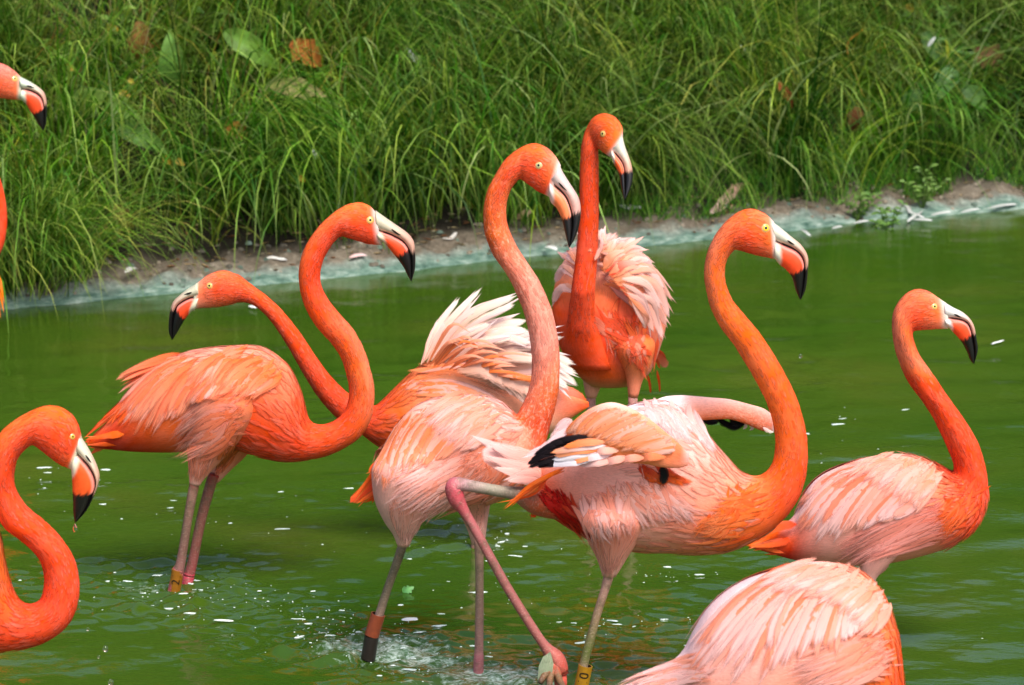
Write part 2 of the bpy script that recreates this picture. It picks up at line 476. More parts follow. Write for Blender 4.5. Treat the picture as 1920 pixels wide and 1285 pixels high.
# tall arching tussocks over the visible slope
def many(N, nmin, nmax, x0=-2.6, x1=2.9, s0=0.7, s1=1.5, p=1.0):
    out = [(rng.uniform(x0, x1), nmin + (nmax - nmin) * rng.uniform(0, 1) ** p, rng.uniform(s0, s1)) for _ in range(N)]
    return [c for c in out if hollow(c[0], c[1]) < 0.5]
cs = [c for c in many(175, 0.22, 2.1) if not (c[0] > 0.5 and c[1] < 0.5)]
tag(tussocks('tall_grass', cs, 95, 0.10, (0.38, 0.95), (0.02, 0.55), (1.9, 0.5), (0.0045, 0.010), down=0.72),
    'tall arching green grass covering the slope above the pond', 'grass', kind='stuff')
cs = many(40, 0.35, 2.0, s0=0.5, s1=1.0) + many(45, 0.9, 2.1, x0=-2.6, x1=-0.4, s0=0.6, s1=1.1) + many(20, 1.2, 2.1, x0=0.6, s0=0.5, s1=1.0)
tag(tussocks('yellow_grass', cs, 70, 0.14, (0.3, 0.75), (0.05, 0.8), (1.5, 0.6), (0.004, 0.008), tone=(1.4, 1.12, 0.75), down=0.7),
    'yellowish green grass mixed into the tall tussocks', 'grass', kind='stuff')
cs = many(70, 0.32, 1.6, x0=-1.2, s0=0.6, s1=1.2)
tag(tussocks('dark_sedge', cs, 70, 0.10, (0.45, 1.0), (0.05, 0.6), (2.1, 0.5), (0.005, 0.011), tone=(0.6, 0.78, 0.7), down=0.8),
    'dark green sedge drooping down the slope', 'grass', kind='stuff')
# grass hanging out over the water where the bank is nearest
cs = [(ground(px, 560)[0] - 0.05, 0.06 + rng.uniform(0, .3), rng.uniform(0.8, 1.3)) for px in (-180, -120, -60, -30, 10, 40, 70, 100, 20, -10, 55, 120, 140, 0, 30, 85)]
tag(tussocks('overhanging_grass', cs, 95, 0.12, (0.35, 0.75), (0.15, 0.7), (1.8, 0.4), (0.004, 0.009), tone=(1.1, 1.05, 1.0), down=0.8, nmin=0.02),
    'long pale grass drooping into the water beside the far bank edge', 'grass', kind='stuff')
# broad-bladed clumps
cs = many(34, 0.3, 1.9, s0=0.5, s1=1.0)
tag(tussocks('broad_bladed_grass', cs, 26, 0.10, (0.3, 0.7), (0.1, 0.7), (1.5, 0.5), (0.012, 0.022), tone=(1.1, 1.05, 0.8), down=0.6),
    'clumps of broad flat green blades among the fine grass', 'grass', kind='stuff')
# fine undergrowth in patches
N = 9000
x = rng.uniform(-2.7, 3.1, N); n = 0.16 + 2.0 * rng.uniform(0, 1, N) ** 1.2
dens = vnoise(x, n, 14, (0.9, 0.35), (0.7, 0.5))
ok = (dens > 0.0) & (hollow(x, n) < 0.3); x, n = x[ok], n[ok]; N = len(x)
tag(blades('undergrowth_grass', on_bank(x, n), rng.normal(-math.pi / 2, 1.6, N), rng.uniform(0.10, 0.34, N), rng.uniform(0, 0.8, N), np.abs(rng.normal(1.1, 0.6, N)),
    rng.uniform(0.003, 0.006, N), pick(N) * np.array([0.95, 1.0, 0.9]), nseg=4), 'fine short grass growing between the tall tussocks', 'grass', kind='stuff')
# short bright lawn-like grass beside the strip, right half
N = 9000
x = rng.uniform(0.35, 2.9, N); n = rng.uniform(0.12, 0.6, N)
ok = n > 0.16 + 0.04 * np.sin(x * 7) + 0.04 * np.sin(x * 17 + 1); x, n = x[ok], n[ok]; N = len(x)
tag(blades('fine_bright_grass', on_bank(x, n), rng.uniform(0, 6.28, N), rng.uniform(0.05, 0.16, N), rng.uniform(0.1, 0.8, N), np.abs(rng.normal(0.9, 0.5, N)),
    rng.uniform(0.0022, 0.004, N), pick(N) * np.array([0.8, 1.12, 0.7]), nseg=4), 'short fine bright green grass along the top of the shore strip', 'grass', kind='stuff')
# single long pale blades arching out in front
N = 900
x = rng.uniform(-2.6, 2.9, N); n = rng.uniform(0.3, 1.9, N)
lb = np.array([rgb(c) for c in ('9AB858', '84A848', 'B2C27C', '6F9A3C', '8CAA60')])[rng.integers(0, 5, N)]
tag(blades('long_blades', on_bank(x, n), rng.normal(-math.pi / 2, 1.1, N), rng.uniform(0.5, 1.0, N), rng.uniform(0.05, 0.6, N), np.abs(rng.normal(1.9, 0.5, N)),
    rng.uniform(0.006, 0.012, N), lb, nseg=9), 'single long pale blades arching out over the other grass', 'grass', kind='stuff')
# dry stalks
N = 520
x = rng.uniform(-2.5, 2.9, N); n = rng.uniform(0.5, 2.1, N)
x[:260] = rng.uniform(-2.5, -0.5, 260); n[:260] = rng.uniform(0.9, 2.1, 260)
dry = np.array([rgb(c) for c in ('B7A36A', 'C9B88A', '9A8A50', 'A8763C')])[rng.integers(0, 4, N)]
tag(blades('dry_stalks', on_bank(x, n), rng.uniform(0, 6.28, N), rng.uniform(0.3, 0.75, N), rng.uniform(0.0, 0.8, N), np.abs(rng.normal(0.6, 0.5, N)),
    rng.uniform(0.003, 0.007, N), dry), 'thin dry tan stalks scattered through the green grass', 'grass', kind='stuff')
# coarse grass on the hillside above
N = 7000
x = rng.uniform(-7, 7.5, N); n = rng.uniform(2.0, 9.0, N)
tag(blades('hillside_grass', on_bank(x, n), rng.uniform(0, 6.28, N), rng.uniform(0.4, 0.9, N), rng.uniform(0, 0.6, N), np.abs(rng.normal(1.1, 0.5, N)),
    rng.uniform(0.02, 0.05, N), pick(N) * 0.8, nseg=3), 'coarse green grass higher up the hillside', 'grass', kind='stuff')
# ------------------------------------------------------------------ flamingo building blocks
ALB = 0.90
def hx(c):
    if not isinstance(c, str): return np.asarray(c, float)
    v = rgb(c); l = v.dot((0.3, 0.6, 0.1))
    v2 = np.clip(l + (v - l) * 1.22, 0.004, 1)
    if v[0] > 3 * v[1] > 0.15: v2[1] = max(v2[1], 0.082 * v2[0]); v2[2] = max(v2[2], 0.020)
    if v2[0] > 1.12 * v2[1] and v2[1] > 0.22: v2[1] *= 0.88; v2[2] *= 0.99
    return v2 * ALB
def crop(ox, oy, s):
    def f(pts):
        a = np.asarray(pts, float).reshape(len(pts), -1, 2)
        return (a / s + np.array([ox, oy])).reshape(len(pts), -1)
    return f
def cr(P, q):
    """Catmull-Rom through the rows of P at float parameters q"""
    P = np.asarray(P, float); n = len(P)
    i = np.clip(np.floor(q).astype(int), 0, n - 2); t = (q - i)[:, None]
    p1, p2 = P[i], P[i + 1]
    p0 = np.where((i > 0)[:, None], P[np.maximum(i - 1, 0)], 2 * p1 - p2)
    p3 = np.where((i < n - 2)[:, None], P[np.minimum(i + 2, n - 1)], 2 * p2 - p1)
    return 0.5 * (2 * p1 + (p2 - p0) * t + (2 * p0 - 5 * p1 + 4 * p2 - p3) * t ** 2 + (3 * p1 - p0 - 3 * p2 + p3) * t ** 3)
def keyed(keys, q):
    if np.isscalar(keys): return np.full(len(q), float(keys))
    k = np.array([a[0] for a in keys], float); v = np.array([a[1] for a in keys], float)
    return np.interp(q, k, v)
def arc_resample(pts, n):
    P = cr(np.asarray(pts, float), np.linspace(0, len(pts) - 1, 120))
    d = np.r_[0, np.cumsum(np.linalg.norm(np.diff(P, axis=0), axis=1))]
    u = np.linspace(0, d[-1], n)
    return np.stack([np.interp(u, d, P[:, k]) for k in range(P.shape[1])], -1)

class Loft: pass
def make_loft(pairs, Y, wr, dy=0.0, cols=None, sub=4, seg=30, absw=None, power=1.0, cap=True, rough=0.0):
    """rings spanned by opposite outline points; wr = depth radius / in-plane radius"""
    pairs = np.asarray(pairs, float); n = len(pairs)
    q = np.linspace(0, n - 1, (n - 1) * sub + 1)
    E = cr(pairs, q)
    w = keyed(wr, q); dd = keyed(dy, q)
    R = len(q); th = np.linspace(0, 2 * math.pi, seg, endpoint=False)
    P = np.zeros((R, seg, 3)); C = np.zeros((R, seg, 3)); FL = np.zeros((R, seg, 3))
    kq = None
    if cols is not None:
        kk = np.array([c[0] for c in cols], float)
        cc = [np.array([hx(c[1 + min(j, len(c) - 2)]) for c in cols]) for j in range(3)]
        cc = [np.stack([np.interp(q, kk, m[:, a]) for a in range(3)], -1) for m in cc]
    s = 0; prev = None
    for i in range(R):
        a = at(E[i, 0], E[i, 1], Y + dd[i]); b = at(E[i, 2], E[i, 3], Y + dd[i])
        c = (a + b) / 2; h = (a - b) / 2; r = np.linalg.norm(h)
        lw = r * w[i] if absw is None else absw[i] * pxm(Y)
        if prev is not None: s += np.linalg.norm(c - prev)
        prev = c
        ct, st = np.cos(th), np.sin(th)
        if power != 1.0: st = np.sign(st) * np.abs(st) ** power
        P[i] = c + ct[:, None] * h + (-st)[:, None] * np.array([0, lw, 0])
        FL[i] = np.stack([np.full(seg, s), r * ct, lw * st], -1)
        if cols is not None:
            k = (1 + ct) / 2                      # 1 at the top edge, 0 at the bottom edge
            top = np.clip((k - 0.5) * 2, 0, 1)[:, None]; bot = np.clip((0.5 - k) * 2, 0, 1)[:, None]
            C[i] = cc[1][i] * (1 - top - bot) + cc[0][i] * top + cc[2][i] * bot
    N = np.zeros_like(P)
    du = np.gradient(P, axis=0); dv = np.roll(P, -1, 1) - np.roll(P, 1, 1)
    N = nrm(np.cross(du, dv))
    cen = P.mean(1, keepdims=True)
    flip = np.sign(((P - cen) * N).sum(-1).mean(1)); flip[flip == 0] = 1
    N = N * flip[:, None, None]
    L = Loft(); L.P, L.N, L.C, L.FL, L.q, L.th = P, N, C, FL, q, th
    V = P.reshape(-1, 3); F = []
    for i in range(R - 1):
        for j in range(seg):
            k = (j + 1) % seg
            F.append((i * seg + j, i * seg + k, (i + 1) * seg + k, (i + 1) * seg + j))
    T = C.reshape(-1, 3); W = FL.reshape(-1, 3)
    if cap:
        for i, rev in ((0, True), (R - 1, False)):
            nv = len(V); V = np.vstack([V, P[i].mean(0)]); T = np.vstack([T, C[i].mean(0)]); W = np.vstack([W, FL[i].mean(0)])
            for j in range(seg):
                k = (j + 1) % seg
                F.append((nv, i * seg + k, i * seg + j) if rev else (nv, i * seg + j, i * seg + k))
    L.V, L.F, L.T, L.W = V, F, T, W
    return L

def tube(P, r, cols, seg=12, sub=4, flat=1.0):
    P = np.asarray(P, float); n = len(P)
    q = np.linspace(0, n - 1, (n - 1) * sub + 1)
    C = cr(P, q); rr = cr(np.asarray(r, float)[:, None], q)[:, 0]
    kk = np.linspace(0, n - 1, len(cols)); cc = np.array([hx(c) for c in cols])
    col = np.stack([np.interp(q, kk, cc[:, a]) for a in range(3)], -1)
    T = nrm(np.gradient(C, axis=0))
    ref = np.array([0.05, 1.0, 0.1]); V, TT, W = [], [], []
    s = np.r_[0, np.cumsum(np.linalg.norm(np.diff(C, axis=0), axis=1))]
    th = np.linspace(0, 2 * math.pi, seg, endpoint=False)
    for i in range(len(q)):
        a = ref - T[i] * ref.dot(T[i]); a = a / np.linalg.norm(a); b = np.cross(T[i], a)
        V.append(C[i] + rr[i] * (np.cos(th)[:, None] * a * flat + np.sin(th)[:, None] * b))
        TT.append(np.tile(col[i], (seg, 1))); W.append(np.stack([np.full(seg, s[i]), rr[i] * np.cos(th), rr[i] * np.sin(th)], -1))
    V = np.concatenate(V); F = []
    for i in range(len(q) - 1):
        for j in range(seg):
            k = (j + 1) % seg; F.append((i * seg + j, i * seg + k, (i + 1) * seg + k, (i + 1) * seg + j))
    F.append(tuple(range(seg))[::-1]); F.append(tuple(range((len(q) - 1) * seg, len(q) * seg)))
    return V, F, np.concatenate(TT), np.concatenate(W)

def strip(P, N, W, c0, c1, crown=0.18, notch=0.0, shape='vane', ce=None, seed=0.0, edge_a=0.85, tipfade=0.22):
    """one feather: centre line P, surface normals N, half-width W (metres), base and tip colour"""
    n = len(P); t = np.linspace(0, 1, n)
    if shape == 'vane': prof = np.clip(0.35 + 2.2 * t, 0, 1) * np.clip(1 - t ** 5, 0, 1) ** 0.5
    elif shape == 'point': prof = np.clip(0.4 + 3 * t, 0, 1) * (1 - t ** 1.7)
    elif shape == 'plume': prof = np.clip(0.3 + 2.5 * t, 0, 1) * np.clip(1 - t ** 2.6, 0, 1)
    w = W * np.maximum(prof, 0.03)
    T = nrm(np.gradient(P, axis=0)); S = nrm(np.cross(T, N))
    rnd = np.random.default_rng(int(seed * 1e6) % 99991)
    jl, jr = 1 + rnd.normal(0, 0.06, n), 1 + rnd.normal(0, 0.06, n)
    V = np.stack([P - S * (w * jl)[:, None] - N * (w * crown)[:, None], P + N * 0.0003, P + S * (w * jr)[:, None] - N * (w * crown)[:, None]], 1)
    c0, c1 = hx(c0), hx(c1)
    C = c0 + (c1 - c0) * (t ** 1.3)[:, None]
    C = np.repeat(C[:, None], 3, 1)
    if ce is not None: C[:, 0] = C[:, 0] * 0.35 + hx(ce) * 0.65; C[:, 2] = C[:, 2] * 0.35 + hx(ce) * 0.65
    al = np.stack([np.zeros(n), np.ones(n), np.zeros(n)], 1) * edge_a + (1 - edge_a)
    al = al * np.clip((1 - t) / tipfade, 0, 1)[:, None] ** 0.7 * np.clip(0.25 + t * 6, 0, 1)[:, None]
    C = np.concatenate([C, al[..., None]], -1)
    ln = np.r_[0, np.cumsum(np.linalg.norm(np.diff(P, axis=0), axis=1))]
    FL = np.stack([np.repeat(ln[:, None], 3, 1) - np.abs(np.array([-1, 0, 1])) * w[:, None] * 0.6, np.array([-1., 0, 1]) * w[:, None], np.full((n, 3), seed * 7.0)], -1)
    F = []
    for i in range(n - 1):
        for j in range(2):
            a = i * 3 + j; F.append((a, a + 1, a + 4, a + 3))
    return V.reshape(-1, 3), F, C.reshape(-1, 4), FL.reshape(-1, 3)

def bez(p0, p1, p2, n):
    t = np.linspace(0, 1, n)[:, None]
    return (1 - t) ** 2 * p0 + 2 * t * (1 - t) * p1 + t ** 2 * p2

class Bird:
    def __init__(self, base_px, Y, label, group='flamingos wading in the pond'):
        g = at(base_px, 642.5, Y)
        self.Y = Y; self.o = np.array([g[0], Y, 0.0])
        self.root = empty('flamingo', self.o)
        tag(self.root, label, 'flamingo', group)
        self.b = MB(); self.lofts = []; self.k = pxm(Y)
        self.mirror = MB()
        self.r = np.random.default_rng(int(base_px) + 1007)
    def loft(self, pairs, wr, dy=0.0, cols=None, mat=0, **kw):
        L = make_loft(pairs, self.Y, wr, dy, cols, **kw)
        self.b.add(L.V, L.F, L.T, L.W, mat); self.lofts.append(L); return L
    def leg(self, pts, dy, cols, wade=True, mat=1, **kw):
        P = [at(p[0], p[1], self.Y + dy + (p[3] if len(p) > 3 else 0)) for p in pts]; r = [p[2] * self.k for p in pts]
        if mat == 0:                                # a rounded upper end, sunk into the body
            P.insert(0, P[0] + (P[0] - P[1]) * 0.7); r.insert(0, r[0] * 0.35)
        if wade:
            d = P[-1] - P[-2]; d = d / max(1e-6, -d[2])
            P.append(P[-1] + d * (0.36 + P[-1][2])); r.append(r[-1])
            P[-1][2] = -0.36
        self.b.add(*tube(P, r, cols, **kw), mat=mat)
        return P
    def seal(self, mats):
        self.body = self.b.build('body', mats, self.root, self.o, recalc=True)
        v, _, _ = self.b.arrays()
        self.bvh = BVHTree.FromPolygons([tuple(x) for x in v], self.b.f)
    def cast(self, px, py, bvh=None):
        r = ray(px, py); r = r / np.linalg.norm(r)
        h = (bvh or self.bvh).ray_cast(Vector((0, 0, CAM_H)), Vector(r), 60)
        if h[0] is None: return None
        n = np.array(h[1]); 
        if n.dot(r) > 0: n = -n
        return np.array(h[0]), n
    def line(self, path, bvh=None, dy=None):
        """photo-plane path laid on the visible body surface"""
        hits = [self.cast(x, y, bvh) for x, y in path]
        Ys = [h[0][1] if h else None for h in hits]
        last = next((y for y in Ys if y is not None), self.Y)
        filled = []
        for y in Ys:
            if y is not None: last = y
            filled.append(last)
        Ys = np.array(filled)
        for _ in range(2): Ys = np.r_[Ys[0], (Ys[:-2] + 2 * Ys[1:-1] + Ys[2:]) / 4, Ys[-1]]
        if dy is not None: Ys = Ys + dy
        P = np.array([at(x, y, Y) for (x, y), Y in zip(path, Ys)])
        view = nrm(np.array([0, 0, CAM_H]) - P)
        N = np.array([h[1] if h else (0, 0, 0) for h in hits])
        for i in range(len(N)):
            if not N[i].any(): N[i] = N[i - 1] if i else view[i]
        for _ in range(2): N[1:-1] = (N[:-2] + 2 * N[1:-1] + N[2:]) / 4
        return P, nrm(N + 0.25 * view)
    def feather_obj(self, parent, geo, name='feather', mirror=True):
        m = MB(); m.add(*geo)
        o = m.build(name, M_FEATHER, parent, self.o)
        if mirror:
            V = geo[0].copy(); V[:, 1] = 2 * self.Y - V[:, 1]
            self.mirror.add(V, [q[::-1] for q in geo[1]], geo[2], geo[3])
        return o
    def fan(self, parent, guides, n, pal, width, lift=(0.002, 0.010), tip=0.010, jit=6.0, shape='vane', mirror=True, seg=9, crown=0.10, lenj=0.08, join=None, over=None):
        """n feathers interpolated over the guides (root, bend, tip in photo pixels); the first lies lowest"""
        G = np.asarray(guides, float); n = int(n * 1.3); width = width * 0.82
        pw = np.array([q[2] for q in pal], float); pw /= pw.sum()
        mean0 = sum(w_ * hx(q[0]) for w_, q in zip(pw, pal)); mean1 = sum(w_ * hx(q[1]) for w_, q in zip(pw, pal))
        for i in range(n):
            s = (i + self.r.uniform(-0.25, 0.25)) / max(1, n - 1) * (len(G) - 1)
            g = np.array([np.interp(s, np.arange(len(G)), G[:, k]) for k in range(6)])
            p0, p1, p2 = g[:2], g[2:4], g[4:]
            p2 = p0 + (p2 - p0) * (1 + self.r.normal(0, lenj)) + self.r.normal(0, jit * 0.5, 2)
            p0 = p0 + self.r.normal(0, jit, 2); p1 = p1 + self.r.normal(0, jit * 0.7, 2)
            P, N = self.line(bez(p0, p1, p2, seg), over)
            t = np.linspace(0, 1, seg)
            lf = 0.001 + 0.5 * lift[0] + 0.5 * (lift[1] - lift[0]) * i / max(1, n - 1) + 0.55 * tip * t ** 2 * self.r.uniform(0.5, 1.3)
            P = P + N * lf[:, None]
            c = pal[self.r.choice(len(pal), p=np.array([q[2] for q in pal]) / sum(q[2] for q in pal))]
            w = width * self.k * self.r.uniform(0.8, 1.2)
            geo = strip(P, N, w, hx(c[0]) * .68 + mean0 * .32, hx(c[1]) * .68 + mean1 * .32, crown, shape=shape, ce=c[3] if len(c) > 3 else None, seed=self.r.uniform(), tipfade=0.6 if shape == 'plume' else (0.5 if join is not None else 0.3))
            if join is not None: join.add(*geo)
            else: self.feather_obj(parent, geo, mirror=mirror)
    def plume(self, parent, path, dys, width, c0, c1, shape='vane', n=10, face=None, ce=None, join=None, crown=0.2):
        """a free feather: px path (3+ points), depth offsets at the ends"""
        Q = cr(np.asarray(path, float), np.linspace(0, len(path) - 1, n))
        D = np.interp(np.linspace(0, 1, n), np.linspace(0, 1, len(dys)), dys)
        P = np.array([at(x, y, self.Y + d) for (x, y), d in zip(Q, D)])
        f = np.array(face if face is not None else (self.r.uniform(-.3, .3), -1, 0.35)); N = np.tile(f / np.linalg.norm(f), (n, 1))
        geo = strip(P, N, width * self.k * 1.15, c0, c1, crown, shape=shape, ce=ce, seed=self.r.uniform(), edge_a=0.7, tipfade=0.12)
        if join is not None: join.add(*geo); return None
        return self.feather_obj(parent, geo, mirror=False)
    def contour(self, mb, L, i0, i1, count, ln=(0.03, 0.05), wd=0.008, th=(0, 2 * math.pi), jit=0.10, drift=0.0, lift=0.0025, base=0.0012, shape='plume', pal=None):
        """small overlapping body feathers following the body towards the tail"""
        R, S = L.P.shape[:2]
        dq = L.q[1] - L.q[0]
        order = np.sort(self.r.uniform(i0, i1, count))[::-1]
        for qq in order:
            i = int(np.clip(qq / dq, 0, R - 6)); th0 = self.r.uniform(*th)
            P, N, ang = [], [], th0
            need = self.r.uniform(*ln); acc = 0.0; last = None; k = i
            dr = drift + self.r.normal(0, 0.02)
            while k < R:
                j = (ang / (2 * math.pi) * S) % S; j0 = int(j); f = j - j0
                p = L.P[k, j0 % S] * (1 - f) + L.P[k, (j0 + 1) % S] * f
                nn = L.N[k, j0 % S]
                if last is not None: acc += np.linalg.norm(p - last)
                last = p; P.append(p); N.append(nn); k += 1
                ang += dr * (1 if math.pi > th0 > 0 else -1)
                if acc > need: break
            if len(P) < 3: continue
            P = cr(np.array(P), np.linspace(0, len(P) - 1, 5)); N = nrm(cr(np.array(N), np.linspace(0, len(N) - 1, 5)))
            P = P + N * (base + lift * np.linspace(0, 1, 5) ** 1.5 * self.r.uniform(0.4, 1.3))[:, None]
            c = L.C[i, int(th0 / (2 * math.pi) * S) % S]
            if pal is not None and self.r.uniform() < 0.75: c = hx(pal[self.r.integers(len(pal))]) * 0.6 + c * 0.4
            c = np.clip(c * self.r.uniform(1 - jit, 1 + jit), 0, 1); c1 = c + (np.array([0.93, 0.72, 0.6]) * ALB - c) * self.r.uniform(0, 0.22)
            mb.add(*strip(P, N, wd * self.r.uniform(0.7, 1.3), c, c1, 0.12, shape=shape, seed=self.r.uniform(), tipfade=0.6))
    def bill(self, top, gape, bot, tb_up=0.62, tb_lo=0.50, w0=20, dy=(0, 0), up='EBC6AC', lo='F2552E', base='D6CEB8', nostril=None, sharp=0.6):
        n = 34
        T, G, B = arc_resample(top, n), arc_resample(gape, n), arc_resample(bot, n)
        t = np.linspace(0, 1, n); wl = w0 * (1 - t ** 1.6) ** 0.7 * (1 - 0.30 * t) + 1.6
        Yd = [(0, dy[0]), (n - 1, dy[1])]
        out = []
        for nm, A, Bq, wf, tb in (('upper_bill', T, G, 0.92, tb_up), ('lower_bill', G, B, 1.0, tb_lo)):
            L = make_loft(np.hstack([A, Bq]), self.Y, 1.0, Yd, [(0, 'ffffff'), (n, 'ffffff')], sub=1, seg=26, absw=wl * wf, power=0.85)
            C = np.zeros_like(L.P)
            for j, th in enumerate(L.th):
                tb_j = tb + 0.018 * math.sin(th * 9) + 0.012 * math.sin(th * 23 + 1) + (0.06 * math.cos(th) if nm == 'lower_bill' else 0.03 * math.cos(th))
                for i, tt in enumerate(t):
                    if nm == 'upper_bill':
                        k = np.clip((tt - 0.16) / 0.3, 0, 1); c = (hx(base) * (1 - k) + hx(up) * k) * (0.86 - 0.10 * k)
                        if math.cos(th) < -0.80 and tt > 0.10: c = hx('171312')
                    else:
                        k = np.clip((tt - 0.09 + 0.07 * math.cos(th)) / 0.07, 0, 1); c = hx(base) * (1 - k) + hx(lo) * k
                        if math.cos(th) > 0.93 and tt > 0.12: c = hx('171312')
                        elif math.cos(th) > 0.72 and tt < tb_j: c = c * 0.5 + hx('F5D3C4') * 0.5
                    kb = np.clip((tt - tb_j) / 0.025 + 0.5, 0, 1)
                    C[i, j] = c * (1 - kb) + hx('141213') * kb
            T2 = np.vstack([C.reshape(-1, 3), C[0].mean(0), C[-1].mean(0)])
            m = MB(); m.add(L.V, L.F, T2, L.W)
            out.append((nm, m))
        u = out[0][1].build('bill', M_HORN, self.root, self.o, recalc=True)
        lo_ = out[1][1].build('lower_bill', M_HORN, u, self.o, recalc=True)
        if nostril is not None:
            v, _, _ = out[0][1].arrays(); bv = BVHTree.FromPolygons([tuple(x) for x in v], out[0][1].f)
            P, N = self.line(np.asarray(cr(np.asarray(nostril, float), np.linspace(0, len(nostril) - 1, 7))), bv)
            m = MB(); g_ = strip(P + N * 0.0009, N, 2.0 * self.k, '1b1512', '1b1512', 0.0, shape='plume'); m.add(*g_)
            m.build('nostril', M_INK, u, self.o)
    def eye(self, px, py, r=9.0, mirror=True, iris='EFD98A', rim='F0A070'):
        h = self.cast(px, py)
        if h is None: print('eye missed', px, py); return
        for side in (0, 1) if mirror else (0,):
            p, n = h[0].copy(), h[1].copy()
            if side: p[1] = 2 * self.Y - p[1]; n[1] = -n[1]
            a = nrm(np.cross(n, (0, 0, 1.0))); b = np.cross(n, a); rr = 0.9 * r * self.k
            V, C = [p + n * rr * 0.42], [hx('120d0a')]
            cols = [(0.34, '120d0a', 0.30), (0.40, iris, 0.29), (0.66, iris, 0.25), (0.72, '7A5A2A', 0.22), (0.80, 'E8C98E', 0.19), (0.95, 'E9B47A', 0.10), (1.08, rim, 0.0), (1.2, rim, -0.2)]
            th = np.linspace(0, 2 * math.pi, 20, endpoint=False); F = []
            for k, (q, c, z) in enumerate(cols):
                for x in th: V.append(p + (a * math.cos(x) + b * math.sin(x)) * rr * q + n * rr * z); C.append(hx(c))
                for j in range(20):
                    j2 = (j + 1) % 20
                    if k == 0: F.append((0, 1 + j, 1 + j2))
                    else: F.append((1 + (k - 1) * 20 + j, 1 + k * 20 + j, 1 + k * 20 + j2, 1 + (k - 1) * 20 + j2))
            m = MB(); m.add(np.array(V), F, np.array(C)); m.build('eye', M_EYE, self.root, self.o, recalc=True)
    def band(self, p0, p1, r, dy, text=None, col='E5A02A', up=True):
        """numbered plastic ring round a leg between two photo points"""
        A, B = at(*p0, self.Y + dy), at(*p1, self.Y + dy); k = self.k
        ax = (B - A); ln = np.linalg.norm(ax); ax = ax / ln
        m = MB(); V, F = [], []
        e1 = nrm(np.cross(ax, (0, 1.0, 0))); e2 = np.cross(ax, e1)         # e2 roughly along depth
        th = np.linspace(0, 2 * math.pi, 28, endpoint=False)
        prof = [(0.0, 0.86), (0.0, 1.0), (ln, 1.0), (ln, 0.86), (0.0, 0.86)]
        for z, q in prof:
            for x in th: V.append(A + ax * z + (e1 * math.cos(x) + e2 * math.sin(x)) * r * k * q)
        for i in range(4):
            for j in range(28):
                j2 = (j + 1) % 28; F.append((i * 28 + j, i * 28 + j2, (i + 1) * 28 + j2, (i + 1) * 28 + j))
        C = np.tile(hx(col), (len(V), 1)); C[3 * 28:] = hx('2a2018')
        m.add(np.array(V), F, C); o = m.build('leg_band', M_BAND, self.root, self.o, smooth=False, recalc=True)
        if text:
            cu = bpy.data.curves.new('digits', 'FONT'); cu.body = text; cu.align_x = 'CENTER'; cu.align_y = 'CENTER'; cu.size = 1.0
            to = bpy.data.objects.new('digits', cu); COL.objects.link(to)
            me = bpy.data.meshes.new_from_object(to.evaluated_get(bpy.context.evaluated_depsgraph_get()))
            bpy.data.objects.remove(to); bpy.data.curves.remove(cu)
            bm = bmesh.new(); bm.from_mesh(me); bmesh.ops.triangulate(bm, faces=bm.faces)
            vs = np.array([v.co[:] for v in bm.verts]); fs = [[v.index for v in f.verts] for f in bm.faces]; bm.free()
            sc = ln * 0.70 / max(0.1, np.ptp(vs[:, 0]))
            vs[:, :2] -= (vs[:, :2].max(0) + vs[:, :2].min(0)) / 2
            vs *= min(sc, r * k * 1.35 / max(0.1, np.ptp(vs[:, 1])))
            out = []
            front = 1 if e2[1] < 0 else -1
            for x, y, _ in vs:                                             # text runs up the leg, wrapped round the ring
                z = ln * 0.40 - x; ang = y / (r * k)
                e1x = e1 if e1[0] > 0 else -e1
                out.append(A + ax * z + (-e1x * math.sin(ang) + e2 * front * math.cos(ang)) * (r * k * 1.02 + 0.0004))
            m = MB(); m.add(np.array(out), fs, hx('191410')); m.build('digits', M_INK, o, self.o, smooth=False)
        return o
    def wing_part(self, name='wing'):
        return MB()
    def velvet(self):
        """tiny overlapping feathers on head and neck"""
        if not hasattr(self, 'neck'): return
        m = MB(); L, i0, i1, cnt = self.neck
        self.contour(m, L, i0, i1, cnt, (0.012, 0.019), 0.0036, jit=0.03, lift=0.0005, base=0.0004)
        o = m.build('neck_plumage', M_FEATHER, self.root, self.o); o['kind'] = 'stuff'
    def finish(self):
        if self.mirror.n:
            o = self.mirror.build('wing', M_FEATHER, self.root, self.o); o['kind'] = 'stuff'
# ------------------------------------------------------------------ the birds
R1, R2, R3, R4 = crop(130, 360, 2.379), crop(640, 520, 2.677), crop(840, 380, 1.89), crop(1000, 200, 2.293)
R5, R6, R7 = crop(0, 740, 2.571), crop(1380, 520, 2.294), crop(1150, 1030, 3.368)
HC, HE, HI = crop(900, 250, 5.352), crop(1300, 370, 6.12), crop(0, 100, 8.03)
HA, HB, HF = crop(660, 360, 7.136), crop(300, 490, 8.033), crop(1400, 380, 3.06)
LG, LA, A2, E2 = crop(640, 860, 3.024), crop(0, 840, 2.8875), crop(120, 620, 3.78), crop(880, 720, 3.2)
def cat(*a): return np.vstack(a)
WHITE, PALE, PINK, CORAL, ORANGE, RED, DEEP = 'FAE4DA', 'F8C2AC', 'F5A286', 'F27C50', 'F3642F', 'EE4A22', 'D63A28'
LEGP, LEGG, LEGR = 'B98A80', '8C8172', 'C85A66'
MIX1 = [('F28A60', 'F6A888', 4), ('F59E7C', 'F8C4AE', 3), ('F2703C', 'F28E62', 3), (CORAL, 'F5A080', 3, ORANGE), ('F6B298', 'FAD6C8', 1.5)]
MIX2 = [(PINK, PALE, 4), (PALE, WHITE, 4), (ORANGE, PINK, 2), (CORAL, PALE, 2, PALE)]
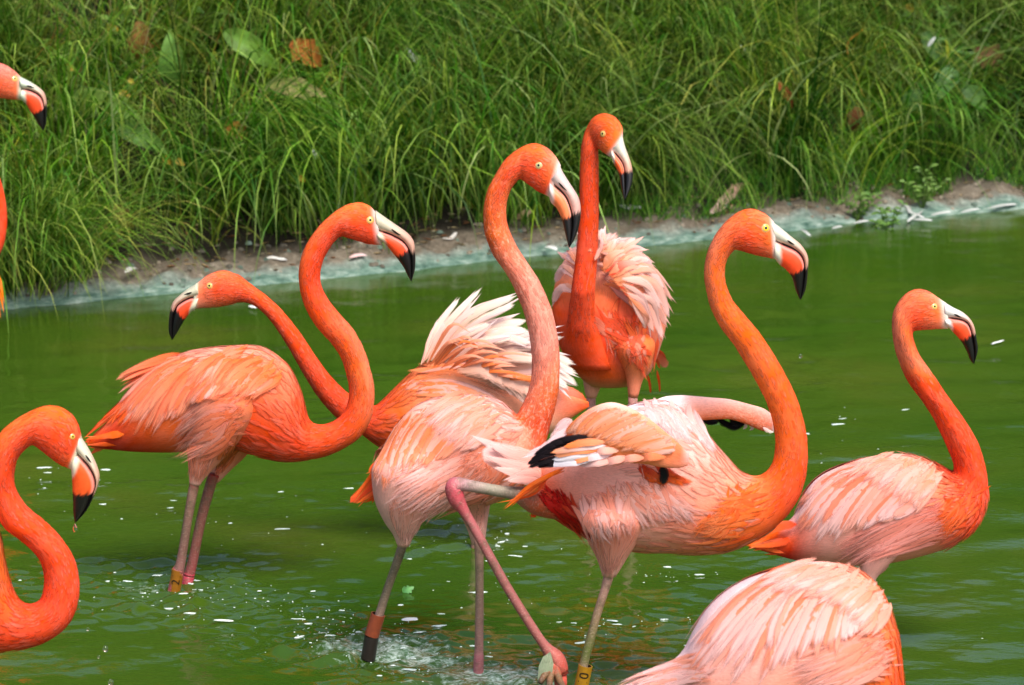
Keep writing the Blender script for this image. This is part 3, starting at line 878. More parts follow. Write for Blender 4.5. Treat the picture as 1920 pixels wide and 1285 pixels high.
PALES = [(PALE, WHITE, 4), (PINK, PALE, 3), (CORAL, PALE, 1)]
THIGH = ['EFA58E', 'F0B7A2', 'E98D70', 'F2C7B5']
BODY = [M_BODY, M_LEG]

# ---- A: standing in profile behind the others, S-shaped neck
b = A = Bird(345, 8.0, 'coral flamingo in profile with folded wings and a numbered yellow band at the waterline')
hd = R1([(1368, 92, 1394, 236), (1338, 62, 1360, 236), (1290, 47, 1310, 226), (1230, 62, 1255, 208), (1160, 108, 1208, 200), (1100, 170, 1165, 245), (1050, 250, 1130, 310), (1025, 340, 1118, 380),
         (1030, 440, 1128, 430), (1060, 530, 1160, 490), (1110, 610, 1215, 555), (1165, 670, 1270, 620), (1210, 735, 1315, 705), (1235, 810, 1345, 800), (1248, 880, 1360, 890), (1240, 950, 1350, 1000),
         (1210, 1000, 1300, 1090), (1160, 1032, 1220, 1145), (1100, 1038, 1130, 1182), (1062, 1005, 1030, 1197), (1040, 920, 940, 1198), (1008, 830, 840, 1178), (950, 750, 760, 1150), (850, 694, 690, 1140),
         (720, 690, 600, 1150), (580, 704, 470, 1160), (460, 740, 350, 1160), (350, 800, 250, 1155), (260, 900, 170, 1147), (180, 1010, 110, 1140), (110, 1080, 80, 1130)])
LA_ = b.loft(hd, [(0, .55), (2, .62), (4, .9), (6, 1), (17, 1), (20, .72), (24, .66), (27, .6), (30, .5)],
    cols=[(0, 'EDE3D6'), (0.2, 'EDDCCC'), (0.9, 'F4794C', ORANGE, ORANGE), (3, 'F58A60', ORANGE, 'EE5426'), (8, 'F4703F', 'F1612F', 'F0602F'), (13, 'F4703F', 'F27A4E', 'F79A78'), (16, 'F1602E', 'F06A3A', 'F27444'), (19, 'F26E3E', 'F06030', 'EC5A2C'),
          (22, 'F8A482', 'F06A3C', 'E95C30'), (24, 'F9B296', 'F3845C', 'E07A5A'), (26, 'F8B8A0', 'EE7A55', 'C8503A'), (28, PINK, 'DE4A30', 'B83428'), (30, CORAL, 'E25030', CORAL)])
b.leg([(424, 740, 62), (402, 800, 56), (384, 850, 35), (370, 890, 17), (365, 908, 10.5)], -0.055, ['E88662', 'EA9678', 'F0C4B0'], wade=False, mat=0, seg=18)
b.leg([(470, 760, 50), (440, 830, 34), (418, 870, 20), (400, 900, 11)], 0.05, ['E67A54', 'E8906E', 'ECB8A2'], wade=False, mat=0, seg=18)
b.leg([(367, 895, 9), (363, 915, 9.5), (352, 975, 8.5), (340, 1050, 9), (334, 1072, 11), (328, 1096, 11)], -0.055, ['A02E28', '8A6A5E', '765A50', '8A5E5C', '9A5254', 'A04A50'])
b.leg([(402, 890, 10), (396, 905, 10.5), (377, 975, 9.5), (362, 1050, 9.5), (354, 1080, 11), (350, 1098, 11)], 0.02, ['9A2622', '7E5248', '7E524A', '924A4C', 'A83E4C', 'B03A4A'])
b.seal(BODY)
w = MB(); b.fan(None, R1([(700, 720, 600, 745, 520, 850), (800, 730, 700, 770, 640, 890), (880, 770, 800, 820, 730, 910), (940, 830, 880, 870, 800, 930)]), 34, MIX1[:3], 9, (0.010, 0.016), 0.004, join=w, jit=9)
wing = w.build('wing', M_FEATHER, b.root, b.o)
b.fan(wing, A2([(480, 480, 330, 600, 140, 770), (520, 430, 380, 560, 220, 700), (560, 420, 430, 540, 330, 660), (600, 400, 480, 520, 420, 690)]), 9, [(CORAL, RED, 3), (ORANGE, CORAL, 3), (PINK, CORAL, 2)], 7.5, (0.001, 0.004), 0.004)
b.fan(wing, A2([(820, 175, 560, 250, 390, 330), (840, 180, 600, 280, 440, 430), (880, 200, 600, 330, 420, 640), (930, 210, 680, 360, 500, 660), (980, 240, 760, 390, 640, 690), (1030, 260, 840, 420, 720, 650), (1100, 280, 930, 420, 830, 590), (1180, 300, 1050, 420, 960, 510), (1260, 300, 1180, 400, 1090, 480)]),
      40, MIX1 + [(PINK, PALE, 3)], 11, (0.003, 0.012), 0.008, jit=5)
pl = MB()
b.contour(pl, LA_, 18.5, 23.5, 520, (0.03, 0.055), 0.007, jit=0.07, drift=0.0)
b.contour(pl, LA_, 22, 26, 260, (0.04, 0.07), 0.009, th=(math.pi * 1.65, math.pi * 2.35), jit=0.07, pal=[PALE, PINK, 'F8B79C'])
b.fan(None, A2([(1230, 430, 1000, 470, 820, 640), (1250, 500, 1000, 540, 780, 760), (1240, 580, 1020, 640, 800, 820), (1220, 660, 1040, 730, 850, 860), (1200, 740, 1080, 820, 930, 900)]), 70, [('EDA08A', 'F3C2AE', 3), ('E88A6C', 'F0B29C', 3), ('E67A58', 'EC9A7E', 2)], 9, (0.003, 0.010), 0.006, jit=14, shape='plume', join=pl)
b.fan(None, [(352, 830, 354, 860, 358, 895), (372, 830, 370, 865, 368, 900), (392, 830, 386, 862, 376, 895), (410, 820, 400, 850, 385, 885)], 60, [('E88A66', 'EAA488', 3), ('E9987A', 'F0C0AC', 2)], 7, (0.002, 0.004), 0.004, jit=7, shape='plume', join=pl)
b.fan(None, [(425, 840, 415, 865, 402, 890), (445, 830, 430, 855, 410, 885)], 24, [('E67E58', 'E89C7E', 3)], 7, (0.002, 0.004), 0.004, jit=7, shape='plume', join=pl)
o = pl.build('plumage', M_FEATHER, b.root, b.o); o['kind'] = 'stuff'
t = MB(); m_ = b.plume(None, A2([(450, 740), (300, 770), (140, 790)]), (0, 0), 9, CORAL, ORANGE, join=t)
tail = t.build('tail', M_FEATHER, b.root, b.o)
for pth, d in ((((470, 770), (320, 800), (150, 815)), -.03), (((460, 790), (330, 825), (170, 830)), .03), (((300, 800), (240, 840), (185, 875)), 0.02), (((430, 730), (300, 745), (140, 775)), -.05)):
    for q_ in range(2):
        b.plume(tail, A2(pth) + np.array([b.r.normal(0, 3, 2), b.r.normal(0, 3, 2), b.r.normal(0, 5, 2)]) * (q_ > 0), (d, d + .008 * q_), (7, 4.5)[q_], CORAL, ('F2703E', 'F59068')[q_], shape='point')
b.bill(HA([(315, 250), (440, 340), (600, 450), (740, 550), (815, 640), (838, 720), (850, 880), (840, 1050), (795, 1200)]),
       HA([(330, 500), (440, 535), (560, 580), (680, 650), (750, 740), (790, 850), (800, 1000), (795, 1200)]),
       HA([(365, 640), (450, 700), (540, 810), (620, 910), (690, 1010), (740, 1110), (790, 1200)]), 0.62, 0.50, 18, nostril=HA([(530, 500), (600, 555), (660, 580)]))
b.eye(694, 413, 7.5)
b.band((333.5, 1068), (326.5, 1112), 11.5, -0.055, '21', '8A5E1C')
b.neck = (LA_, 1.2, 19, 1300); b.velvet()
b.finish()

# ---- B: behind, head low towards the shore, white feathers raised
b = B = Bird(885, 8.4, 'flamingo stretching its head low against the others, white feathers fanned over its back')
hd = cat(HB([(530, 345, 500, 735), (600, 300, 590, 710), (720, 210, 720, 700), (860, 155, 860, 690), (1000, 145, 1020, 660), (1120, 190, 1130, 635)]),
         R1([(760, 374, 752, 492), (820, 420, 800, 495), (880, 465, 850, 525), (940, 520, 895, 570), (1000, 590, 945, 640), (1050, 660, 990, 715), (1100, 735, 1035, 795), (1150, 805, 1080, 870),
             (1200, 860, 1130, 940), (1250, 905, 1190, 1005), (1310, 945, 1250, 1050), (1365, 955, 1310, 1085)]),
         R2([(230, 600, 180, 840), (300, 530, 300, 900), (380, 460, 450, 950), (480, 420, 600, 960), (620, 400, 750, 930), (760, 400, 880, 870), (900, 430, 980, 800), (1000, 480, 1060, 780), (1100, 560, 1120, 730), (1240, 625, 1245, 650)]))
L = b.loft(hd, [(0, .5), (3, .62), (6, .85), (9, 1), (17, 1), (20, .75), (24, .7), (27, .5)],
    cols=[(0, 'D8D6C2'), (0.4, 'D8D6C2'), (1.0, 'F3A183', 'F0906E', 'F0A488'), (3, 'F58E68', 'F0582C', 'F08A64'), (7, 'F4703F', 'F26A38', 'EA5326'), (14, 'F1622F', 'EE5A2A', 'C8481F'), (17, 'F1622F', 'F06632', 'D8511F'), (19, 'F2885C', 'F07A48', 'F0602F'),
          (22, 'F8C0A0', 'F6B490', 'F0A080'), (25, PALE, 'F5B79A', 'D9B092'), (27, CORAL, ORANGE, CORAL)])
b.leg([(880, 840, 45), (886, 880, 25), (890, 930, 9)], 0.04, ['EDB79E', 'EFCDB9'], wade=False, mat=0)
b.leg([(890, 920, 8), (892, 980, 7.5), (894, 1030, 8)], 0.04, [LEGP, LEGG, LEGR])
b.leg([(870, 840, 45), (878, 880, 25), (884, 930, 9)], -0.04, ['EDB79E', 'EFCDB9'], wade=False, mat=0)
b.leg([(886, 920, 8), (889, 980, 7.5), (891, 1030, 8)], -0.04, [LEGP, LEGG, LEGR])
b.seal(BODY)
w = MB(); b.fan(None, R2([(330, 540, 420, 500, 560, 560), (400, 580, 560, 560, 720, 680), (380, 500, 600, 480, 830, 600), (420, 460, 650, 420, 900, 520)]), 46, [('F4A070', 'F9C8A8', 3), (PALE, WHITE, 2), ('F0844E', 'F6B088', 2)], 9, (0.004, 0.014), 0.006, jit=10, join=w)
wing = w.build('wing', M_FEATHER, b.root, b.o)
for pth, d, wd in ((((400, 440), (440, 340), (485, 205)), .06, 7), (((410, 430), (470, 270), (600, 95)), .05, 10), (((420, 420), (530, 240), (712, 45)), .02, 11), (((430, 430), (560, 250), (660, 110)), .04, 10),
                   (((450, 420), (640, 200), (890, 88)), 0, 15), (((470, 400), (680, 230), (880, 130)), -.03, 14), (((480, 410), (700, 270), (945, 215)), .0, 17), (((500, 420), (740, 290), (945, 265)), -.04, 18),
                   (((520, 420), (760, 310), (985, 290)), -.02, 18), (((560, 430), (820, 330), (1128, 300)), -.05, 18), (((600, 440), (860, 350), (1100, 345)), -.06, 18), (((640, 450), (930, 370), (1185, 440)), -.03, 20),
                   (((660, 460), (960, 410), (1195, 490)), -.05, 18), (((700, 480), (980, 440), (1195, 548)), -.06, 18), (((720, 500), (980, 480), (1150, 560)), -.07, 18), (((560, 430), (800, 320), (960, 330)), -.07, 16), (((620, 440), (860, 400), (1040, 420)), -.08, 17), (((480, 420), (600, 300), (760, 230)), -.06, 14), (((520, 430), (700, 330), (870, 300)), -.08, 15)):
    p = R2(pth); b.plume(wing, p, (-0.04, d * .5 - .03, d), wd * .55, 'F8C9A8', 'FCF3EA', n=11)
    for q_ in range(2):
        p2 = p + np.array([[0, 0], b.r.normal(0, 5, 2), b.r.normal(0, 11, 2)]); b.plume(wing, p2, (-0.04, d * .5 - .03, d + b.r.normal(0, .015)), wd * .38, 'F9D2B8', 'FCF1E8', n=10, shape='plume')
for i in range(26):
    s = b.r.uniform(0, 1); x0, y0 = 400 + 330 * s, 440 + 60 * s; x2, y2 = 620 + 430 * s + b.r.normal(0, 40), 300 + 260 * s + b.r.normal(0, 40)
    b.plume(wing, R2([(x0, y0), ((x0 + x2) / 2 + 10, min(y0, y2) + 10 - 60 * (1 - s)), (x2, y2)]), (-0.09, -.13, -.12), 3.6, 'F4966A', 'F9CDB2' if i % 3 else 'F39A68', shape='plume')
for i in range(30):
    s = b.r.uniform(0, 1); x0, y0 = 560 + 280 * s, 460 + 120 * s; x2, y2 = x0 + 220, y0 + 60 + 90 * s
    b.plume(wing, R2([(x0, y0), (x0 + 130, y0 - 10), (x2, y2)]), (-0.10, -.12, -.11), 12, 'F8C7A6', 'FBE3D2')
for pth in (((1040, 640), (1110, 600), (1240, 615)), ((1050, 680), (1130, 640), (1235, 640)), ((1040, 700), (1100, 690), (1165, 650)), ((1030, 740), (1080, 720), (1130, 700)), ((1050, 610), (1120, 570), (1230, 612))):
    b.plume(wing, R2(pth), (-.02, .0), 9, PALE, 'F2713C')
pl = MB(); b.contour(pl, L, 17, 21, 320, (0.03, 0.06), 0.007, jit=0.08)
o = pl.build('plumage', M_FEATHER, b.root, b.o); o['kind'] = 'stuff'
b.bill(HB([(560, 330), (500, 370), (400, 430), (290, 520), (200, 610), (160, 720), (135, 870), (130, 1050), (175, 1180)]),
       HB([(600, 505), (560, 520), (450, 545), (340, 600), (260, 670), (215, 780), (190, 950), (185, 1180)]),
       HB([(520, 745), (480, 755), (440, 800), (390, 860), (320, 970), (270, 1060), (195, 1175)]), 0.52, 0.42, 17, lo='F05A2E', base='D6D3BC', nostril=HB([(480, 470), (420, 490), (360, 505)]))
b.eye(393, 536, 6.5)
b.neck = (L, 1.6, 18, 1300); b.velvet()
b.finish()

# ---- C: front centre, tall mottled neck
b = C = Bird(800, 7.34, 'tall flamingo striding in front with mottled pale neck, orange band above its dark lower leg')
hd = cat(HC([(812, 322, 692, 640), (765, 240, 640, 612), (700, 170, 570, 575), (620, 120, 500, 525), (530, 103, 435, 475), (420, 140, 396, 458), (320, 205, 360, 490), (230, 295, 320, 545), (150, 430, 290, 610), (85, 550, 268, 690), (45, 700, 260, 780), (35, 830, 265, 870), (50, 1000, 290, 970), (90, 1120, 340, 1080), (150, 1250, 400, 1190)]),
         R3([(215, 265, 310, 255), (250, 340, 345, 325), (275, 410, 372, 395), (292, 490, 388, 475), (298, 570, 395, 555), (292, 640, 393, 650), (270, 705, 380, 725), (240, 755, 362, 790)]),
         R2([(850, 668, 1000, 915), (790, 622, 900, 1060), (700, 600, 790, 1120), (560, 597, 660, 1160), (440, 620, 500, 1170), (350, 665, 370, 1170), (272, 750, 275, 1120), (220, 850, 230, 1080), (180, 935, 205, 1070), (140, 990, 170, 1070)]))
L = b.loft(hd, [(0, .55), (3, .66), (6, .95), (8, 1), (21, 1), (23, .8), (26, .72), (30, .68), (33, .6)], dy=[(0, -.03), (5, 0), (33, 0)],
    cols=[(0, 'E9DCCB'), (0.3, 'E9DCCB'), (1.0, 'F3A184', 'F0734A', ORANGE), (3, 'F4835A', 'F1622F', 'EF6232'), (7, 'F37A4E', 'F06530', 'F58A5E'), (12, 'F27A50', 'F28058', 'F4906C'), (15, 'F3977A', 'F4A68E', 'F3A48C'), (18, 'F3A992', 'F4B09A', 'F4A68E'), (20, 'F29A7E', 'F28C68', 'F08055'), (22, 'F0784C', 'EE6634', 'EC5F2E'),
          (23.2, 'F9CDBB', 'F3A184', 'EE7A50'), (25, 'FBDCCE', 'F6B8A2', 'EFA58A'), (27, 'F9C9B4', 'F5A484', 'EDBFAA'), (30, 'F5A07C', 'F39066', 'F2D0C0'), (33, ORANGE, ORANGE, CORAL)])
b.leg([(770, 880, 70), (760, 930, 62), (757, 970, 42), (757, 1000, 22), (756, 1024, 11)], -0.05, ['F0B09A', 'F0BCA8', 'E8C2B0', 'D8B4A0'], wade=False, mat=0, seg=18)
b.leg([(870, 880, 60), (884, 930, 40), (893, 980, 22), (897, 1020, 12)], 0.02, ['EFA88E', 'F0BDA8', 'EDC8B6'], wade=False, mat=0, seg=18)
b.leg([(757, 1015, 9.5), (746, 1050, 8.5), (728, 1100, 8), (712, 1150, 8.5), (704, 1175, 9), (694, 1232, 9)], 0.06, ['8E7A68', '7A6E58', '857664', 'A48A7C', '4a3a30', '3a3028'])
b.leg([(898, 1008, 10), (899, 1060, 8), (899, 1150, 8), (898, 1220, 8.5), (897, 1262, 10)], -0.06, ['A08474', '96806E', 'A07C74', 'A86A70', '8A6A5E'])
b.seal([M_MOTTLE, M_LEG])
w = MB(); b.fan(None, R2([(640, 620, 520, 640, 400, 720), (700, 640, 600, 680, 480, 800), (740, 680, 660, 740, 560, 850), (760, 760, 700, 810, 620, 880)]), 40, [('F6B498', 'F9CDB9', 3), ('F5A684', 'F8C2AA', 3), (PALE, 'FADCD0', 2)], 9, (0.010, 0.016), 0.004, join=w, jit=10)
wing = w.build('wing', M_FEATHER, b.root, b.o)
b.fan(wing, R2([(300, 740, 200, 900, 150, 980), (330, 720, 220, 880, 180, 1040), (360, 690, 240, 860, 215, 1080), (420, 680, 290, 830, 240, 1060), (470, 680, 350, 820, 290, 1000), (530, 690, 420, 820, 350, 970), (590, 720, 490, 830, 420, 940), (650, 760, 560, 850, 500, 920)]),
      36, [('F5986C', 'F7B698', 3), ('F4824E', 'F5A27C', 3), ('F39468', 'F6B698', 3), ('F8BEA4', 'FAD8CA', 2)], 10, (0.002, 0.012), 0.006, jit=6)
pl = MB()
b.contour(pl, L, 22.5, 27, 420, (0.03, 0.055), 0.007, jit=0.06, pal=[PALE, 'FBDCCE', PINK])
b.fan(None, R2([(620, 820, 420, 880, 260, 960), (640, 880, 430, 950, 240, 1060), (640, 940, 450, 1010, 260, 1140), (660, 1000, 500, 1080, 330, 1190), (680, 1050, 560, 1130, 430, 1210)]), 80, [('F2BCA8', 'F8E4DA', 4), ('EFA68E', 'F4CFC0', 3), ('E99476', 'F1B49E', 2)], 9, (0.003, 0.012), 0.008, jit=14, shape='plume', join=pl)
b.fan(None, R2([(740, 800, 640, 880, 560, 940), (800, 860, 720, 940, 640, 1020), (820, 940, 760, 1030, 700, 1120)]), 40, [('EE8E6C', 'F2A88E', 3), ('F0A084', 'F5C3AE', 2)], 9, (0.003, 0.008), 0.005, jit=16, shape='plume', join=pl)
b.fan(None, [(735, 940, 742, 975, 750, 1012), (755, 950, 756, 985, 757, 1018), (780, 950, 772, 980, 762, 1015), (800, 950, 786, 975, 766, 1005)], 60, [('EDB8A4', 'EFCABA', 3), ('E8A890', 'E6C0AE', 2)], 7, (0.002, 0.004), 0.004, jit=7, shape='plume', join=pl)
b.fan(None, [(880, 930, 886, 965, 892, 1005), (905, 930, 902, 965, 898, 1008)], 26, [('EDB09A', 'EFC6B4', 3)], 7, (0.002, 0.004), 0.004, jit=7, shape='plume', join=pl)
o = pl.build('plumage', M_FEATHER, b.root, b.o); o['kind'] = 'stuff'
t = MB(); b.plume(None, R2([(210, 1000), (130, 1060), (40, 1135)]), (0, 0), 10, ORANGE, 'F06A2C', join=t); tail = t.build('tail', M_FEATHER, b.root, b.o)
for pth, d in ((((205, 960), (150, 1000), (50, 1120)), -.03), (((210, 1040), (150, 1090), (70, 1140)), -.02), (((215, 1060), (170, 1100), (110, 1135)), .02), (((215, 1075), (195, 1110), (205, 1150)), .03), (((190, 930), (155, 960), (135, 985)), -.05)):
    for q_ in range(2):
        b.plume(tail, R2(pth) + np.array([b.r.normal(0, 3, 2), b.r.normal(0, 4, 2), b.r.normal(0, 6, 2)]) * (q_ > 0), (d, d + .008 * q_), (7, 4.5)[q_], 'EE5A2C', ('F4824A', 'F69A64')[q_], shape='point')
b.bill(HC([(800, 320), (835, 395), (900, 500), (960, 590), (995, 660), (1012, 760), (1000, 900), (950, 1060), (895, 1150)]),
       HC([(700, 470), (740, 510), (810, 570), (860, 630), (890, 700), (915, 790), (925, 900), (915, 1030), (893, 1150)]),
       HC([(690, 620), (710, 690), (760, 740), (800, 810), (825, 880), (845, 960), (868, 1060), (890, 1148)]), 0.55, 0.52, 23, dy=(-.03, -.07), up='F1CBB8', lo='F3936A', base='E4DACB', nostril=HC([(790, 495), (830, 540), (875, 578)]))
b.eye(1010, 310.5, 7.0, iris='C9C49A', rim='E8CDB4')
b.band((709, 1152), (697, 1192), 14, 0.06, None, '8A4A1C')
b.band((697, 1193), (690, 1236), 14.0, 0.06, None, '241c18')
b.neck = (L, 1.3, 22.5, 1300); b.velvet()
b.finish()

# ---- D: facing the camera at the back
b = D = Bird(1155, 8.82, 'flamingo facing the viewer at the back, straight upright red neck and ruffled pale back feathers')
nk = R4([(385, 130, 330, 218), (382, 88, 302, 198), (350, 45, 284, 182), (302, 30, 276, 178), (258, 48, 276, 184), (230, 92, 278, 200), (213, 140, 279, 228), (204, 200, 280, 262), (200, 300, 280, 340), (198, 400, 281, 420), (195, 500, 280, 510), (188, 600, 277, 610), (175, 700, 271, 700), (163, 790, 265, 790), (153, 870, 264, 880), (140, 950, 276, 950), (122, 1020, 312, 1020), (140, 1110, 375, 1115)])
Ln = b.loft(nk, [(0, .75), (3, .8), (6, 1.0), (17, 1.0)], dy=[(0, -.20), (5, -.13), (13, -.15), (15, -.10), (16, -.06), (17, -.015)],
    cols=[(0, 'E6DACA'), (0.25, 'E6DACA'), (0.8, 'F2845C', CORAL, CORAL), (4, 'F2764A', 'F0683A', 'F0683A'), (9, 'EC5326', 'EC4F22', 'F06A36'), (17, 'EA4A1E', 'EA4C20', 'F06A36')])
bd = R4([(235, 1195, 425, 1195), (175, 1135, 500, 1145), (112, 1030, 545, 1040), (84, 910, 572, 930), (86, 800, 562, 820), (108, 710, 532, 735), (145, 645, 480, 660), (205, 595, 420, 605), (265, 570, 350, 575)])
Lb = b.loft(bd, [(0, .8), (3, .62), (8, .7)], dy=[(0, .02), (3, .0), (8, .12)],
    cols=[(0, 'D8A080', 'D89A78', 'E8A080'), (1, 'EC6A3C', 'E8703F', 'F0A488'), (2, 'EE5A2C', 'EE5C2C', 'F2A890'), (3.4, 'F06A3A', 'F06230', 'F2A080'), (4.5, 'F49A74', 'F59A70', 'F5A27C'), (6, PALE, PALE, PALE), (8, WHITE, WHITE, WHITE)], sub=5)
b.leg([(1190, 645, 38), (1193, 680, 29), (1190, 710, 16), (1187, 745, 9)], -0.07, ['EE7A52', 'EE8A68', 'EE9C80'], wade=False, mat=0, seg=18)
b.leg([(1120, 690, 36), (1112, 715, 20), (1108, 745, 10)], 0.02, ['E49A78', 'E8B49C'], wade=False, mat=0)
b.leg([(1187, 738, 9), (1183, 850, 7.5), (1180, 935, 9)], -0.07, [LEGP, LEGG, LEGR]); b.leg([(1108, 738, 9), (1110, 850, 7.5), (1110, 930, 9)], 0.02, [LEGP, LEGG, LEGR])
b.seal(BODY)
w = MB(); b.fan(None, R4([(330, 760, 420, 800, 520, 930), (320, 700, 420, 720, 530, 820), (310, 660, 400, 650, 500, 700), (300, 640, 360, 600, 430, 620), (280, 640, 280, 590, 300, 560)]), 60, [(PALE, WHITE, 3), ('F7B892', PALE, 3), ('F4965E', PALE, 2)], 10, (0.004, 0.02), 0.014, jit=10, join=w)
wing = w.build('wing', M_FEATHER, b.root, b.o)
for pth, d, wd in ((((310, 660), (300, 580), (292, 520)), .06, 12), (((320, 650), (340, 600), (355, 565)), .05, 8), (((330, 660), (390, 610), (442, 562)), .04, 13), (((340, 670), (420, 620), (475, 625)), .02, 12),
                   (((350, 690), (450, 640), (515, 690)), 0, 12), (((370, 700), (500, 700), (602, 845)), -.03, 10), (((380, 720), (490, 700), (570, 790)), -.04, 12), (((400, 740), (520, 760), (588, 920)), -.05, 13),
                   (((410, 780), (500, 800), (580, 960)), -.07, 12), (((420, 800), (500, 850), (560, 1010)), -.08, 12), (((400, 800), (470, 860), (520, 980)), -.1, 12), (((380, 760), (450, 820), (490, 950)), -.1, 11),
                   (((380, 740), (480, 760), (550, 880)), -.09, 12), (((210, 660), (180, 620), (165, 610)), .04, 10), (((200, 690), (150, 640), (118, 652)), .03, 11), (((190, 740), (130, 700), (92, 760)), .0, 12), (((190, 800), (120, 780), (80, 850)), -.02, 12), (((230, 640), (200, 590), (180, 590)), .06, 10), (((360, 700), (430, 660), (505, 660)), -.03, 10), (((420, 830), (470, 890), (480, 960)), -.11, 9)):
    p = R4(pth)
    for q_ in range(3):
        p2 = p + np.array([[0, 0], b.r.normal(0, 4, 2), b.r.normal(0, 8, 2)]) * (q_ > 0)
        b.plume(wing, p2, (d - .06, d - .03, d + .006 * q_), wd * (.6, .45, .4)[q_], ('F8B48C', 'FAD2BC', 'F6A478')[b.r.integers(3)], ('FCEEE6', 'FBE4D8', 'FAD8C8')[b.r.integers(3)], n=9, shape='plume' if q_ else 'vane')
for i in range(30):
    s = b.r.uniform(0, 1); x0, y0 = 300 + 110 * s, 700 + 120 * s; a = -0.9 + 2.0 * s + b.r.normal(0, .15); ln = b.r.uniform(90, 150)
    b.plume(wing, R4([(x0, y0), (x0 + ln * .55 * math.cos(a - .3), y0 + ln * .55 * math.sin(a - .3)), (x0 + ln * math.cos(a), y0 + ln * math.sin(a))]), (-.10, -.10, -.07), 8, ORANGE if i % 3 == 0 else 'F6AC80', 'F9D3BE', shape='plume')
pl = MB()
b.fan(None, R4([(310, 900, 330, 960, 340, 1040), (360, 930, 390, 990, 400, 1070), (410, 960, 440, 1020, 440, 1110), (440, 1000, 480, 1060, 490, 1130)]), 70, [('EE5A2C', 'F0683A', 3), ('F07A4C', 'F49A74', 2), ('F0A488', 'F3B8A2', 2)], 8, (0.001, 0.003), 0.003, jit=22, shape='plume', join=pl)
o = pl.build('plumage', M_FEATHER, b.root, b.o); o['kind'] = 'stuff'
t = MB(); b.plume(None, R4([(520, 1040), (545, 1080), (575, 1125)]), (.12, .2), 9, ORANGE, PINK, join=t); tail = t.build('tail', M_FEATHER, b.root, b.o)
for pth, c in ((((530, 1040), (560, 1070), (570, 1095)), '2a1d1a'), (((510, 1060), (530, 1090), (545, 1130)), CORAL), (((490, 1150), (500, 1190), (505, 1235)), ORANGE), (((530, 1130), (540, 1180), (545, 1230)), ORANGE)):
    b.plume(tail, R4(pth), (.12, .2), 2.6, ORANGE, c)
b.bill(R4([(384, 130), (396, 175), (414, 225), (424, 260), (428, 300), (418, 350), (394, 402)]),
       R4([(336, 180), (356, 205), (378, 232), (390, 265), (394, 310), (394, 360), (392, 402)]),
       R4([(332, 212), (346, 245), (362, 275), (370, 300), (377, 340), (384, 375), (391, 402)]), 0.50, 0.44, 20, dy=(-.20, -.27), up='F2C6A8', lo='F07048', base='E2DCCB')
b.eye(1130.5, 251, 6.5, mirror=False)
b.neck = (Ln, 1.0, 15.5, 1300); b.velvet()
b.finish()

# ---- E: big front bird with one wing held open
b = E = Bird(1080, 7.05, 'flamingo with half open wings, one leg bent backwards, the other banded with a ten')
hd = cat(HE([(925, 285, 945, 705), (870, 225, 905, 705), (800, 180, 850, 692), (700, 138, 740, 668), (600, 140, 640, 640), (490, 190, 550, 612), (390, 270, 482, 600), (300, 370, 440, 632), (220, 500, 395, 695), (160, 650, 365, 785), (130, 810, 357, 880), (132, 960, 370, 990), (160, 1120, 405, 1090), (205, 1280, 460, 1200)]),
         R3([(965, 440, 1060, 410), (1010, 500, 1110, 470), (1055, 570, 1155, 540), (1095, 640, 1195, 610), (1125, 700, 1230, 680), (1148, 765, 1255, 755), (1160, 835, 1272, 835), (1158, 890, 1274, 915), (1145, 932, 1262, 995), (1118, 962, 1230, 1070), (1078, 970, 1165, 1145), (1030, 950, 1080, 1200),
             (980, 895, 985, 1235), (915, 820, 880, 1245), (850, 750, 780, 1240), (770, 705, 680, 1235), (690, 710, 600, 1225), (600, 740, 520, 1205), (500, 790, 445, 1165), (410, 850, 375, 1120), (330, 910, 320, 1080), (285, 960, 290, 1060)]))
L = b.loft(hd, [(0, .55), (3, .62), (6, .9), (8, 1), (21, 1), (24, .8), (28, .7), (32, .7), (36, .6)],
    cols=[(0, 'EADFCF'), (0.35, 'EADFCF'), (1.2, 'F49470', CORAL, 'F08C6A'), (4, 'F4825A', 'F2663A', 'EE5A2E'), (8, 'F69A78', 'F27A4E', 'F58A60'), (13, 'F59468', 'F37C4A', 'F4763C'), (19, 'F5823F', 'F4742F', 'F3702E'), (23, 'F37A3C', 'F26A2E', 'EE6428'), (25, 'F6AE8C', 'F2804E', 'EE7038'),
          (27, 'FACDBC', 'F4A284', 'EC9674'), (29, 'FCEDE6', 'F7BBA4', 'EDB49C'), (31, 'FCEDE6', 'F4B8A4', 'EFC4B2'), (32.5, 'F9D6C8', 'F0A48E', 'C94A38'), (34, PINK, 'EE6C48', 'A82420'), (36, ORANGE, ORANGE, 'C04028')])
b.leg([(1150, 960, 70), (1148, 1010, 50), (1146, 1045, 30), (1142, 1080, 13)], -0.05, ['EAA088', 'EBA68E', 'EAAE98', 'E6C0AC'], wade=False, mat=0, seg=20)
b.leg([(1143, 1072, 11), (1136, 1100, 8.5), (1120, 1150, 8), (1108, 1195, 8.5), (1096, 1240, 8.5), (1085, 1295, 9)], -0.05, ['C4A08E', 'A88C7A', '8C7A60', '5E6A3A', 'A08878', 'B89088'])
b.leg([(1080, 940, 40), (1010, 938, 30), (966, 926, 14), (930, 920, 11), (880, 911, 11.5), (858, 909, 15), (851, 915, 17), (857, 938, 16), (872, 962, 10), (900, 1010, 9), (950, 1100, 9), (1000, 1180, 9), (1022, 1212, 10), (1040, 1236, 19), (1050, 1262, 17), (1052, 1290, 12)], -0.02,
      ['C0442C', 'B85A44', '8E8472', '9A9484', 'B09490', 'B86A70', 'C05862', 'B85A62', 'B06A6C', 'A86C6A', 'A46864', 'A46662', 'B0645C', 'C85E56', 'C0584C', 'A85048'], wade=True, seg=14)
b.seal(BODY)
